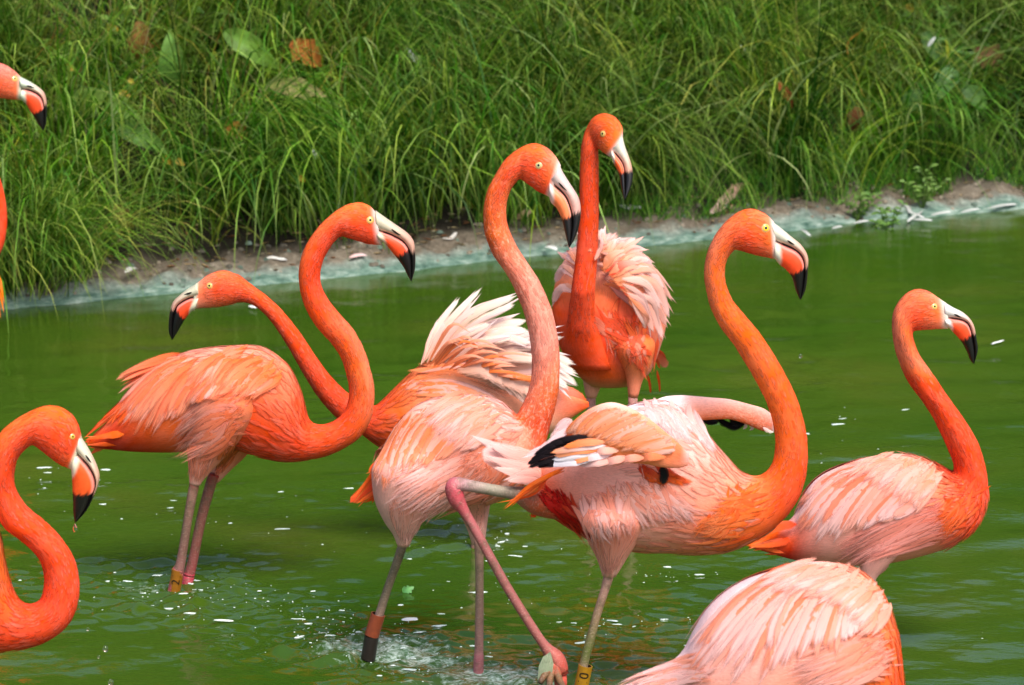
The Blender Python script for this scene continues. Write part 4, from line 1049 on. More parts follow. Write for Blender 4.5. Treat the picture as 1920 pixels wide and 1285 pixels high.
# toes and web of the lifted foot
m = MB()
for k, (x, y) in enumerate(((1012, 1282), (1030, 1292), (1062, 1300))):
    P = [at(1040, 1246, b.Y - .03), at((1040 + x) / 2 - 3, (1246 + y) / 2, b.Y - .05), at(x, y, b.Y - .06 - .03 * k)]
    m.add(*tube(P, np.array([10, 7, 5]) * b.k, ['C8584E', '8E6A50', '4A3C30']))
o = m.build('foot', M_LEG, b.root, b.o)
m = MB(); P = [at(*p, b.Y - .05) for p in ((1032, 1222), (1018, 1232), (1010, 1250), (1008, 1275), (1022, 1290), (1034, 1270), (1038, 1245))]
P.append(np.mean(P, 0) + np.array([0, -.006, 0])); m.add(np.array(P), [(i, (i + 1) % 7, 7) for i in range(7)], hx('9AA68C')); m.build('web', M_LEG, o, b.o)
# near wing: arm and coverts as a shell, then flight feathers
wp = E2([(1318, 420, 1310, 490), (1270, 370, 1250, 505), (1190, 300, 1150, 500), (1080, 210, 1040, 480), (960, 140, 930, 475), (850, 110, 830, 485), (740, 140, 740, 495), (650, 200, 660, 490), (590, 260, 600, 480), (560, 310, 570, 470)])
Lw = make_loft(wp, b.Y, .28, [(0, -.135), (2, -.15), (4, -.15), (7, -.13), (9, -.11)], [(0, 'F8DCD0', 'F4C4B4', 'F0A080'), (1, 'F59A74', 'F49270', 'F4A080'), (3, 'F7B896', 'F4945E', 'F4A070'), (5, 'FBDCC8', 'F4985E', 'F3A880'), (7, 'F39A68', 'F0783C', 'F2B49C'), (9, ORANGE, ORANGE, 'F0A080')], sub=4)
m = MB(); m.add(Lw.V, Lw.F, Lw.T, Lw.W); wing = m.build('wing', M_BODY, b.root, b.o, recalc=True)
wb = BVHTree.FromPolygons([tuple(x) for x in Lw.V], Lw.F)
b.fan(wing, E2([(780, 170, 680, 190, 580, 300), (860, 150, 720, 190, 620, 310), (920, 170, 780, 210, 680, 310), (1000, 190, 860, 240, 740, 330), (1080, 240, 960, 290, 820, 350), (1140, 290, 1040, 330, 900, 380), (1200, 340, 1110, 360, 980, 400), (1240, 390, 1160, 390, 1060, 420)]), 34,
      [('F6B894', 'F5A474', 3), ('F8CDB4', 'F7BE9C', 3), ('F28A54', 'F5A476', 1.5), ('FADCCC', 'F8C6A8', 2)], 11, (0.003, 0.010), 0.005, over=wb, mirror=False, jit=4)
b.fan(wing, E2([(620, 200, 560, 240, 510, 300), (600, 250, 540, 290, 490, 340), (620, 300, 520, 330, 400, 390), (600, 330, 480, 380, 330, 440)]), 8, [(WHITE, 'F8E0DA', 3), ('F9D8CC', WHITE, 2)], 11, (-.01, -.004), 0.0, mirror=False, over=wb, jit=3)
for pth in (((700, 335), (540, 350), (420, 400)), ((780, 322), (600, 325), (470, 365)), ((640, 350), (500, 370), (380, 430)), ((620, 370), (480, 400), (355, 470)), ((600, 400), (460, 430), (338, 490)), ((600, 430), (470, 460), (345, 505)), ((600, 460), (500, 480), (400, 498))):
    b.plume(wing, E2(pth), (-.15, -.17, -.16), 5.5, '1c1418', '120e12', shape='vane')
for i, (pth, c0, c1) in enumerate(((((820, 350), (700, 350), (560, 380)), 'F7B48E', 'F3935C'), (((820, 370), (660, 380), (480, 415)), 'F6EDF0', 'F5A272'), (((800, 390), (660, 400), (500, 435)), 'F5A272', 'F6B890'), (((780, 400), (640, 430), (490, 455)), 'F4F0F4', 'E9E4EC'), (((800, 420), (660, 450), (540, 470)), 'F6B890', 'F3935C'),
                                        (((780, 440), (620, 470), (420, 488)), 'F4F0F4', 'DDD6E2'), (((860, 420), (740, 440), (620, 450)), 'F8E2DC', 'F4ECEC'), (((880, 450), (760, 475), (640, 480)), 'F6C6B0', 'F8E6E0'), (((900, 400), (800, 400), (700, 420)), 'F6C0A4', 'F8DCD0'), (((960, 440), (860, 460), (740, 495)), 'F5B49A', 'F6D8CC'), (((1060, 440), (960, 450), (840, 490)), 'F4A888', 'F5C9B8'), (((1180, 440), (1080, 440), (960, 470)), 'F4966C', 'F4A886'))):
    b.plume(wing, E2(pth), (-.165, -.18, -.18 + .004 * i), 6.5, c0, c1)
b.plume(wing, E2([(1150, 490), (1170, 540), (1160, 608)]), (-.12, -.13), 7.5, '1a1c1a', '0e1210')
b.fan(wing, E2([(1010, 490, 1050, 560, 1090, 590), (1060, 500, 1110, 560, 1150, 600), (1120, 510, 1170, 560, 1240, 600), (1160, 520, 1240, 570, 1330, 590)]), 14, [('C85030', 'E0744E', 3), ('8A3A26', 'C85A3A', 1)], 9, (0.002, .005), .004, mirror=False, jit=8)
# far wing: arm stretched out beyond the neck
fw = E2([(1080, 120, 1100, 170), (1160, 80, 1200, 190), (1260, 68, 1290, 200), (1340, 72, 1370, 218), (1450, 82, 1480, 214), (1560, 92, 1570, 214), (1680, 122, 1670, 246), (1770, 150, 1750, 280), (1822, 195, 1800, 288), (1836, 240, 1826, 288)])
Lf = make_loft(fw, b.Y, .55, [(0, .0), (1, .02), (3, .12), (9, .26)], [(0, WHITE), (2, 'FCEDE6', 'FAE2D8', 'F8D0C0'), (3, 'FAD8CA', 'F5B49C', 'F08A60'), (6, 'F8C4B2', 'F19C80', 'EE7A4E'), (8, 'F8C8B8', 'F0947A', 'EE9478'), (9, 'FBEDE6')], sub=4, seg=20)
m = MB(); m.add(Lf.V, Lf.F, Lf.T, Lf.W); farw = m.build('wing', M_MOTTLE, b.root, b.o, recalc=True)
for pth in (((1380, 200), (1430, 225), (1500, 228)), ((1480, 205), (1540, 240), (1600, 245)), ((1500, 210), (1580, 262), (1650, 235)), ((1560, 215), (1610, 245), (1655, 235))):
    b.plume(farw, E2(pth), (.17, .2), 6, '0e0c0e', '141114')
for pth in (((1640, 230), (1660, 255), (1640, 275)), ((1680, 240), (1700, 262), (1680, 280)), ((1760, 260), (1800, 285), (1828, 290))):
    b.plume(farw, E2(pth), (.2, .22), 4, 'E9D9CC', 'F3ECE4', shape='plume')
pl = MB()
b.contour(pl, L, 24, 30, 520, (0.035, 0.06), 0.008, jit=0.06, pal=['F7B8A0', 'F6AE94', PINK, PALE])
b.fan(None, E2([(420, 660, 520, 760, 640, 880), (470, 640, 580, 760, 700, 920), (560, 690, 670, 820, 760, 960), (440, 660, 530, 750, 610, 850)]), 60, [('B02A20', 'C03A2A', 3), ('C84432', 'D05A44', 2), ('9A201C', 'A82A22', 2)], 9, (0.001, 0.003), 0.002, jit=8, shape='plume', join=pl)
b.fan(None, E2([(1200, 130, 1260, 230, 1320, 350), (1120, 130, 1180, 210, 1220, 310), (1040, 130, 1100, 180, 1150, 260), (1270, 160, 1340, 260, 1430, 370), (1330, 220, 1400, 310, 1490, 430)]), 40, [('F9E0D6', 'FAE2D8', 3), ('F8CCBC', 'FADACE', 3)], 11, (0.002, 0.005), 0.002, jit=7, join=pl, shape='vane')
b.fan(None, E2([(1050, 620, 1150, 680, 1260, 760), (1000, 640, 1080, 720, 1150, 830), (1150, 640, 1280, 720, 1420, 820), (900, 650, 960, 760, 1000, 880), (800, 680, 840, 800, 880, 940), (700, 720, 720, 830, 760, 960)]), 90, [('EDB09A', 'F3CCBC', 3), ('E9967A', 'F0B4A0', 3), ('F0C2B2', 'F6DCD2', 2)], 10, (0.003, 0.008), 0.006, jit=16, shape='plume', join=pl)
b.fan(None, E2([(1700, 640, 1600, 720, 1480, 780), (1650, 740, 1560, 800, 1440, 850), (1560, 840, 1460, 890, 1340, 920)]), 70, [('EF8048', 'F4A57C', 3), ('EC6C34', 'F09060', 2)], 9, (0.002, 0.006), 0.005, jit=22, shape='plume', join=pl)
b.fan(None, [(1110, 985, 1124, 1030, 1134, 1072), (1135, 995, 1138, 1035, 1141, 1078), (1160, 995, 1154, 1035, 1146, 1076), (1190, 985, 1172, 1025, 1150, 1068)], 80, [('E8A28A', 'EBB6A2', 3), ('E69478', 'E8B8A2', 2)], 7, (0.002, 0.004), 0.004, jit=7, shape='plume', join=pl)
o = pl.build('plumage', M_FEATHER, b.root, b.o); o['kind'] = 'stuff'
t = MB(); b.plume(None, E2([(480, 500), (260, 460), (60, 400)]), (0.0, .0), 24, PALE, 'FAE0D4', join=t); tail = t.build('tail', M_FEATHER, b.root, b.o)
for pth, d, wd, c0, c1 in ((((460, 470), (220, 400), (5, 305)), .03, 22, PALE, 'FBE0D4'), (((470, 520), (300, 500), (70, 425)), -.02, 22, 'F8C8B4', 'FAD8CA'), (((460, 540), (320, 540), (130, 500)), -.03, 20, 'F7C0AA', 'FAD8CA'), (((440, 570), (330, 570), (220, 585)), -.04, 18, 'F6BCA6', 'FAD8CA'), (((420, 460), (250, 420), (110, 350)), -.01, 22, PALE, 'FAE0D4'),
                           (((520, 520), (380, 620), (190, 768)), -.08, 6, 'F0733A', 'F4823C'), (((560, 510), (400, 590), (230, 720)), -.09, 6, 'F27F4C', 'F4823C'), (((480, 560), (350, 640), (215, 745)), -.06, 6, 'EE6C38', 'F07A3A'), (((420, 600), (360, 650), (290, 690)), -.06, 7, 'F2885C', 'F4A078'), (((380, 760), (390, 785), (370, 800)), 0, 6, ORANGE, ORANGE)):
    for q_ in range(3):
        p2 = E2(pth) + np.array([b.r.normal(0, 4, 2), b.r.normal(0, 5, 2), b.r.normal(0, 7, 2)]) * (q_ > 0)
        b.plume(tail, p2, (d, d + .008 * q_), wd * (.75, .55, .5)[q_], c0, c1, shape='point')
b.bill(HE([(880, 262), (1000, 350), (1120, 450), (1230, 540), (1300, 640), (1318, 720), (1312, 880), (1290, 1050), (1232, 1180)]),
       HE([(930, 490), (1020, 530), (1120, 570), (1200, 620), (1255, 690), (1275, 790), (1268, 930), (1250, 1060), (1230, 1180)]),
       HE([(925, 690), (985, 770), (1050, 820), (1120, 900), (1150, 980), (1175, 1070), (1222, 1176)]), 0.61, 0.52, 19, lo='F4603A', base='E6E2D2', nostril=HE([(1080, 495), (1120, 525), (1165, 545)]))
b.eye(1435.5, 428, 8.5, iris='F2DC6A', rim='F0C890')
b.band((1098, 1248), (1088, 1297), 13.5, -0.05, '10', '9A7420')
b.neck = (L, 1.5, 24, 1300); b.velvet()
b.finish()

# ---- F: far right
b = Fb = Bird(1625, 7.45, 'smaller flamingo on the far right, bright orange neck curving up, pale pink folded wing')
hd = R6([(905, 112, 912, 222), (870, 88, 880, 223), (830, 62, 840, 224), (785, 52, 800, 226), (740, 66, 766, 230), (702, 105, 758, 248), (677, 155, 768, 285), (672, 220, 787, 332), (682, 300, 818, 378), (707, 380, 857, 432), (747, 460, 902, 500), (800, 530, 952, 570), (845, 600, 1000, 640), (880, 670, 1040, 712), (912, 740, 1065, 785), (936, 805, 1080, 860), (930, 840, 1082, 930),
         (895, 828, 1065, 1010), (835, 795, 1020, 1085), (750, 768, 930, 1150), (650, 764, 800, 1195), (540, 785, 650, 1228), (440, 820, 500, 1238), (355, 865, 380, 1232), (298, 930, 290, 1222), (255, 1020, 220, 1208), (180, 1085, 150, 1188), (110, 1130, 95, 1172), (55, 1152, 55, 1164)])
L = b.loft(hd, [(0, .55), (3, .62), (6, .9), (8, 1), (15, 1), (18, .8), (22, .7), (28, .6)],
    cols=[(0, 'EDE4DA'), (0.3, 'EDE4DA'), (1.1, 'F49A7A', 'F2825C', 'F49A7A'), (3.5, 'F58E6A', 'F1602E', 'F06432'), (6, 'F59A78', 'F28058', 'F0744A'), (8, 'F49A7C', 'F39270', 'F39A7A'), (8.9, 'F4906C', 'F2764A', 'F2703E'), (9.5, ORANGE, ORANGE, ORANGE), (14, 'F1602C', 'F0572A', 'F0602E'), (16.5, 'F0683A', 'EE5A2A', 'EE5A2A'),
          (18, 'F6A888', 'F0764A', 'EC5E30'), (20, 'F9C8B4', 'F5A88C', 'EDA890'), (23, 'FBDFD4', 'F7C0B0', 'EBA898'), (25, 'F9CFC4', 'EE6A4A', 'D83A30'), (26, 'F3764E', 'F0623A', 'E4502E'), (28, 'F2824E', 'F2824E', ORANGE)])
b.leg([(1660, 1015, 34), (1640, 1050, 27), (1630, 1075, 18), (1627, 1095, 11)], -0.05, ['F0B09C', 'F0B8A8', 'EDC2B4'], wade=False, mat=0, seg=18)
b.leg([(1627, 1085, 9), (1620, 1140, 8), (1612, 1222, 9)], -0.05, [LEGP, LEGP, LEGR])
b.leg([(1640, 1050, 30), (1625, 1080, 15), (1618, 1100, 9)], 0.05, ['E8A08A', 'EDC2B4'], wade=False, mat=0); b.leg([(1618, 1090, 9), (1605, 1140, 8), (1590, 1210, 9)], 0.05, [LEGP, LEGP, LEGR])
b.seal(BODY)
w = MB(); b.fan(None, R6([(640, 780, 560, 800, 470, 850), (740, 790, 680, 830, 600, 900), (820, 830, 770, 880, 700, 960), (870, 890, 830, 940, 770, 1000)]), 38, [(PALE, 'FADCD0', 3), ('F7B89E', PALE, 3), ('F5A27C', PALE, 1.5)], 10, (0.010, 0.016), 0.004, join=w, jit=10)
wing = w.build('wing', M_FEATHER, b.root, b.o)
b.fan(wing, R6([(520, 800, 380, 850, 290, 940), (540, 810, 360, 900, 265, 1060), (580, 820, 400, 930, 290, 1090), (620, 830, 460, 960, 370, 1120), (660, 860, 540, 980, 460, 1110), (700, 890, 610, 990, 540, 1080), (750, 920, 680, 1000, 610, 1050), (800, 960, 740, 1010, 680, 1030)]), 36,
      [(PALE, 'FAE2DA', 4), ('F8C8BA', 'FBE2DA', 4), ('F3743C', 'F59A74', 2), ('F7B49C', PALE, 3), ('F49A74', PALE, 2)], 12, (0.003, 0.012), 0.006, jit=5)
pl = MB()
b.contour(pl, L, 15.5, 19, 420, (0.025, 0.045), 0.006, jit=0.1, lift=0.006)
b.fan(None, R6([(860, 980, 640, 1040, 420, 1180), (880, 1030, 660, 1100, 450, 1220), (890, 1090, 700, 1150, 520, 1240)]), 60, [('EFA898', 'F2BCAE', 3), ('EB9680', 'F0B0A0', 3)], 8, (0.005, 0.012), 0.005, jit=12, shape='plume', join=pl)
b.fan(None, R6([(960, 900, 930, 980, 860, 1040), (1010, 960, 960, 1040, 880, 1110)]), 40, [('EE5E2C', 'F27A4A', 3), ('F07040', 'F4946C', 2)], 7, (0.003, 0.008), 0.006, jit=18, shape='plume', join=pl)
o = pl.build('plumage', M_FEATHER, b.root, b.o); o['kind'] = 'stuff'
t = MB(); b.plume(None, R6([(240, 1080), (150, 1110), (40, 1158)]), (0, 0), 9, ORANGE, 'F2824E', join=t); tail = t.build('tail', M_FEATHER, b.root, b.o)
for pth, d in ((((260, 1060), (180, 1080), (80, 1135)), -.04), (((250, 1120), (160, 1150), (60, 1160)), -.03), (((270, 1150), (200, 1175), (110, 1170)), -.02)):
    for q_ in range(3):
        b.plume(tail, R6(pth) + np.array([b.r.normal(0, 3, 2), b.r.normal(0, 4, 2), b.r.normal(0, 6, 2)]) * (q_ > 0), (d, d + .008 * q_), (8, 5, 4)[q_], 'F0643A', ('F4905E', 'F6A67C', 'F2764A')[q_], shape='point')
b.bill(HF([(1130, 570), (1190, 605), (1240, 630), (1280, 665), (1305, 710), (1320, 790), (1326, 850), (1305, 925)]),
       HF([(1130, 655), (1180, 660), (1230, 668), (1268, 690), (1288, 740), (1300, 800), (1308, 870), (1304, 925)]),
       HF([(1140, 700), (1190, 750), (1225, 790), (1245, 820), (1265, 860), (1280, 900), (1300, 925)]), 0.57, 0.50, 16, lo='F25A36', base='E9E6E2', nostril=HF([(1190, 640), (1215, 652), (1235, 660)]))
b.eye(1752, 575, 6.5, iris='EFE08A', rim='F2C0A0')
b.neck = (L, 1.5, 16, 1300); b.velvet()
b.finish()

# ---- G: nearest, only the back shows
b = Gb = Bird(1490, 6.15, 'nearest flamingo, cut off by the lower edge, only its rounded pale striped back showing')
hd = R7([(1420, 2500, 1500, 2640), (1480, 2400, 1600, 2560), (1520, 2280, 1690, 2420), (1540, 2120, 1740, 2230), (1545, 1950, 1760, 2020), (1560, 1780, 1790, 1800), (1590, 1600, 1830, 1560), (1610, 1450, 1850, 1330), (1600, 1380, 1850, 1100)])
hd = np.hstack([hd[:, 2:], hd[:, :2]])
hd = cat(hd, R7([(1835, 850, 1560, 1420), (1818, 650, 1500, 1440), (1775, 450, 1430, 1450), (1690, 260, 1350, 1450), (1560, 140, 1250, 1440), (1400, 96, 1130, 1430), (1240, 92, 1000, 1410), (1050, 128, 860, 1370), (880, 185, 720, 1320), (730, 265, 600, 1260), (600, 380, 480, 1200), (510, 520, 380, 1140), (430, 660, 290, 1090), (250, 790, 180, 1040), (60, 860, 60, 1000), (-120, 930, -110, 980)]))
L = b.loft(hd, [(0, .9), (8, .95), (11, .72), (20, .7), (24, .6)],
    cols=[(0, ORANGE), (8, 'F2662F', 'F2662F', 'F2662F'), (10, 'F4763F', 'F2662F', 'F07038'), (12, 'F79A72', 'F2804E', 'F09068'), (14, 'F9C4AC', 'F6AC8C', 'F0B49C'), (17, 'FBE0D6', 'F7BCA6', 'F2B49E'), (21, 'FBE2DA', 'F6AE94', 'F0A890'), (24, 'FADACE', 'F6B8A4', 'F3C4B4')])
b.leg([(1540, 1380, 80), (1530, 1470, 45), (1525, 1540, 14)], -.05, ['F2B8A4', 'F2C8B8'], wade=False, mat=0); b.leg([(1525, 1525, 11), (1515, 1580, 10), (1505, 1640, 11)], -.05, [LEGP, LEGP, LEGR])
b.leg([(1500, 1380, 70), (1480, 1470, 40), (1470, 1540, 14)], .05, ['F2B8A4', 'F2C8B8'], wade=False, mat=0); b.leg([(1470, 1525, 11), (1465, 1580, 10), (1460, 1630, 11)], .05, [LEGP, LEGP, LEGR])
b.seal(BODY)
w = MB(); b.fan(None, R7([(1250, 100, 1100, 130, 920, 230), (1400, 140, 1260, 190, 1100, 290), (1530, 180, 1420, 240, 1300, 330), (1640, 260, 1560, 330, 1450, 430), (1720, 380, 1660, 470, 1560, 560)]), 44, [(PALE, 'FAE0D4', 3), ('F7B89E', PALE, 3), ('F5A27C', PALE, 2)], 12, (0.010, 0.018), 0.005, join=w, jit=10)
wing = w.build('wing', M_FEATHER, b.root, b.o)
b.fan(wing, R7([(1100, 130, 760, 240, 440, 680), (1130, 140, 800, 290, 520, 720), (1180, 160, 850, 330, 540, 800), (1220, 180, 950, 360, 660, 800), (1270, 190, 1020, 380, 780, 830), (1310, 200, 1060, 330, 1040, 640), (1340, 220, 1120, 400, 930, 860), (1380, 230, 1220, 400, 1120, 720), (1420, 240, 1290, 400, 1200, 700), (1450, 270, 1360, 420, 1330, 660), (1500, 300, 1440, 430, 1430, 600), (1560, 350, 1520, 460, 1510, 580)]), 46,
      [(PALE, 'FAE2D8', 5), ('F8CABA', 'FBE0D6', 4), ('F3763C', 'F6A27A', 3), (CORAL, 'F7B89C', 2), ('F6AC8C', PALE, 3)], 13, (0.003, 0.014), 0.008, jit=5)
pl = MB()
b.contour(pl, L, 8, 13.5, 520, (0.03, 0.055), 0.008, jit=0.1)
b.fan(None, R7([(1640, 560, 1420, 600, 1120, 720), (1660, 650, 1450, 720, 1150, 830), (1680, 740, 1500, 820, 1250, 940)]), 60, [('EFAE98', 'F4CCBC', 3), ('F0A080', 'F2B8A2', 2)], 11, (0.008, 0.016), 0.008, jit=16, shape='plume', join=pl)
b.fan(None, R7([(520, 700, 300, 750, 60, 850), (560, 760, 330, 800, 50, 900), (600, 820, 400, 850, 150, 900)]), 26, [('F8D0C2', 'F8DCD2', 3), ('F4A888', PALE, 2)], 12, (0.003, 0.01), 0.008, jit=10, shape='plume', join=pl)
o = pl.build('plumage', M_FEATHER, b.root, b.o); o['kind'] = 'stuff'
b.bill(R7([(1420, 2500), (1330, 2560), (1240, 2650), (1200, 2760)]), R7([(1450, 2570), (1360, 2620), (1280, 2690), (1215, 2765)]), R7([(1500, 2640), (1420, 2690), (1320, 2740), (1225, 2770)]), .6, .5, 18)
b.finish()

# ---- H: left foreground, deep orange neck bent into a loop
b = Hb = Bird(-120, 6.5, 'vivid orange flamingo at the left edge, neck folded into a tight loop, bill pointing down')
hd = R5([(396, 222, 345, 362), (388, 180, 318, 350), (372, 135, 288, 335), (340, 92, 240, 300), (280, 58, 192, 262), (210, 58, 155, 242), (140, 85, 120, 265), (70, 125, 85, 310), (0, 185, 68, 370), (-50, 270, 66, 430), (-62, 400, 85, 482), (-40, 520, 130, 545), (15, 630, 200, 602), (90, 690, 265, 662), (150, 742, 320, 730), (195, 800, 358, 800), (213, 870, 376, 870), (212, 930, 382, 955), (195, 985, 360, 1055), (160, 1010, 310, 1130), (115, 1010, 222, 1190), (75, 980, 100, 1224), (40, 900, -20, 1240), (15, 790, -130, 1240), (0, 690, -240, 1230),
         (-60, 600, -420, 1220), (-200, 540, -600, 1200), (-380, 530, -760, 1150), (-560, 580, -880, 1090), (-740, 680, -960, 1010), (-900, 780, -1010, 900)])
L = b.loft(hd, [(0, .55), (3, .64), (6, .9), (8, 1), (20, 1), (24, .72), (28, .7), (30, .5)], seg=36,
    cols=[(0, 'E6DFC8'), (0.35, 'E6DFC8'), (0.8, 'F0602C', 'F05A24', 'F27A48'), (3, 'F5783C', 'F1521A', 'EF4C18'), (7, 'F5803F', 'F3621F', 'F15518'), (12, 'F36026', 'F1551C', 'F05218'), (16, 'F2581C', 'F0501A', 'F0561E'), (20, 'F2581C', 'EE4C18', 'EC4414'), (23, 'F58A58', 'F06024', 'EC4816'), (26, 'F8B294', 'F28050', 'E86A3C'), (30, PINK, CORAL, CORAL)])
b.leg([(-170, 1180, 60), (-165, 1260, 35), (-160, 1320, 13)], -.05, ['F2A080', 'F2C0A8'], wade=False, mat=0); b.leg([(-160, 1310, 10), (-165, 1400, 9), (-170, 1490, 10)], -.05, [LEGP, LEGP, LEGR])
b.leg([(-150, 1180, 60), (-135, 1260, 35), (-130, 1320, 13)], .05, ['F2A080', 'F2C0A8'], wade=False, mat=0); b.leg([(-130, 1310, 10), (-130, 1400, 9), (-128, 1470, 10)], .05, [LEGP, LEGP, LEGR])
b.seal(BODY)
w = MB(); b.contour(w, L, 24.5, 29, 160, (0.06, 0.12), 0.012, pal=[PALE, PINK, CORAL, ORANGE], drift=0.02)
w.build('wing', M_FEATHER, b.root, b.o)['kind'] = 'stuff'
pl = MB(); b.contour(pl, L, 20, 25, 420, (0.025, 0.045), 0.006, jit=0.06, lift=0.002)
o = pl.build('plumage', M_FEATHER, b.root, b.o); o['kind'] = 'stuff'
b.bill(R5([(385, 200), (420, 255), (455, 320), (478, 385), (474, 430), (455, 485), (420, 555), (366, 617)]),
       R5([(372, 278), (400, 305), (435, 345), (460, 395), (463, 440), (445, 490), (410, 560), (364, 617)]),
       R5([(345, 352), (348, 410), (350, 470), (352, 520), (353, 565), (360, 615)]), 0.60, 0.52, 22, lo='F4703A', base='E8E0CC', up='F0D0B0', nostril=R5([(412, 292), (428, 315), (440, 330)]))
b.eye(136, 819, 6.0, iris='F0D070')
m = MB(); V = []; 
Pd = at(140.5, 986, b.Y)
for k, (z, r) in enumerate(((0.0, .2), (-.006, .8), (-.011, 1.0), (-.015, .75), (-.0175, .05))):
    for x in np.linspace(0, 6.283, 12, endpoint=False): V.append(Pd + np.array([math.cos(x) * r * .0045, math.sin(x) * r * .0045, z + .004]))
F_ = [(i * 12 + j, i * 12 + (j + 1) % 12, i * 12 + 12 + (j + 1) % 12, i * 12 + 12 + j) for i in range(4) for j in range(12)]
kd = NT('water_drop'); kd.set(kd.b, Roughness=0.03, IOR=1.33, Transmission_Weight=1.0); kd.col((1, 1, 1)); M_DROP = kd.m
m.add(np.array(V), F_, (1, 1, 1)); dro = m.build('water_drop', M_DROP, None); tag(dro, 'clear drop of water hanging from the bill tip of the looped-neck flamingo', 'water drop')
b.neck = (L, 1.1, 21, 1300); b.velvet()
b.finish()

# ---- I: far left edge, mostly outside the picture
b = Ib = Bird(-130, 10.0, 'distant flamingo at the far left edge against the grass, mostly hidden by the picture border')
hd = cat(HI([(330, 385, 318, 705), (290, 335, 260, 702), (200, 255, 180, 695), (100, 188, 80, 682), (0, 152, -30, 668), (-110, 155, -120, 660), (-220, 200, -190, 670)]),
         [(-44, 145, -28, 190), (-60, 175, -33, 205), (-66, 215, -36, 230), (-62, 260, -32, 262), (-52, 300, -18, 296), (-38, 340, 0, 335), (-28, 375, 10, 375), (-26, 410, 13, 415), (-32, 440, 8, 455), (-48, 465, -8, 490), (-66, 480, -30, 520), (-85, 478, -55, 545), (-105, 465, -85, 560), (-130, 452, -120, 570), (-170, 440, -165, 580), (-220, 440, -210, 585), (-270, 460, -260, 575), (-320, 500, -310, 560), (-360, 535, -355, 550)])
L = b.loft(hd, [(0, .55), (3, .62), (7, .9), (8, 1), (16, 1), (19, .75), (25, .6)],
    cols=[(0, 'DCDCC8'), (0.4, 'DCDCC8'), (1.2, 'F4A088', 'F08060', 'F08A6C'), (4, 'F4A090', 'F0705A', 'F0785C'), (8, ORANGE, RED, RED), (16, 'F2602C', RED, RED), (20, PINK, CORAL, ORANGE), (25, PINK, CORAL, CORAL)])
b.leg([(-200, 560, 40), (-190, 600, 25), (-185, 640, 9)], -.04, ['F0A890', 'F0C0B0'], wade=False, mat=0); b.leg([(-185, 630, 7), (-188, 700, 6), (-190, 765, 7)], -.04, [LEGP, LEGP, LEGR])
b.leg([(-180, 560, 40), (-170, 600, 25), (-165, 640, 9)], .04, ['F0A890', 'F0C0B0'], wade=False, mat=0); b.leg([(-165, 630, 7), (-160, 700, 6), (-158, 762, 7)], .04, [LEGP, LEGP, LEGR])
b.seal(BODY)
w = MB(); b.contour(w, L, 19, 24, 160, (0.06, 0.12), 0.012, pal=[PALE, PINK, CORAL, ORANGE], drift=0.02); wing = w.build('wing', M_FEATHER, b.root, b.o); wing['kind'] = 'stuff'
tl = MB(); b.plume(None, [(-70, 500), (-30, 530), (2, 596)], (-.1, -.1), 9, ORANGE, 'F49A5A', join=tl); tl_o = tl.build('wing', M_FEATHER, b.root, b.o)
for pth in (((-60, 490), (-10, 520), (8, 590)), ((-60, 490), (-10, 510), (9, 570)), ((-65, 495), (-20, 530), (3, 604)), ((-65, 490), (-20, 500), (4, 550))):
    b.plume(tl_o, pth, (-.1, -.12), 6, 'F0602C', 'F7A45E', shape='plume')
b.bill(HI([(300, 355), (430, 420), (560, 500), (650, 580), (692, 680), (708, 850), (695, 1050), (658, 1165)]),
       HI([(330, 530), (440, 545), (550, 590), (625, 650), (660, 740), (675, 880), (670, 1030), (655, 1165)]),
       HI([(320, 690), (400, 770), (450, 860), (520, 970), (590, 1090), (648, 1162)]), 0.58, 0.55, 15, lo='F0482A', base='D2DCC8', nostril=HI([(400, 490), (460, 505), (520, 525)]))
b.eye(27.5, 148, 6.0, iris='EFD98A', rim='F0B080')
b.neck = (L, 1.5, 17, 1300); b.velvet()
b.finish()
# ------------------------------------------------------------------ plants, leaves and litter on the bank
def bank_point(px, py, h):
    """the place on the photo ray that stands h metres above the slope"""
    r = ray(px, py)
    for n in np.arange(0.0, 3.0, 0.01):
        t = None
        Y = bank_y((px - 960) / FPX * 13) + n
        p = at(px, py, Y)
        if p[2] - terrain(p[0], p[1]) <= h: return p
    return p
def leaf_mesh(P0, P1, width, c0, c1, sag=0.1, face=(0, -1, 0.5), wavy=0.08, n=9, seed=0, ragged=0.0):
    r = np.random.default_rng(seed)
    P0, P1 = np.array(P0), np.array(P1); t = np.linspace(0, 1, n)
    C = P0 + (P1 - P0) * t[:, None]; ln = np.linalg.norm(P1 - P0)
    f = np.array(face, float); T = nrm(P1 - P0); f = f - T * f.dot(T); f = f / np.linalg.norm(f); S = np.cross(T, f)
    C = C + f * (np.sin(t * math.pi) * sag * ln)[:, None]
    w = width / 2 * np.sin(np.clip(t * 0.97 + 0.03, 0, 1) ** 0.75 * math.pi) ** 0.8 + 0.0008
    V, TT = [], []
    for i in range(n):
        for k in (-1, -.5, 0, .5, 1):
            rg = 1 + (r.normal(0, ragged) if abs(k) == 1 else 0)
            V.append(C[i] + S * w[i] * k * rg + f * (abs(k) * w[i] * 0.35 + r.normal(0, wavy) * w[i] * abs(k)))
            c = rgb(c0) * (1 - t[i]) + rgb(c1) * t[i]
            TT.append(0.8 * c * (1.2 if k == 0 else 1.0) * r.uniform(0.75, 1.1))
    F = [(i * 5 + j, i * 5 + j + 1, i * 5 + j + 6, i * 5 + j + 5) for i in range(n - 1) for j in range(4)]
    return np.array(V), F, np.array(TT)
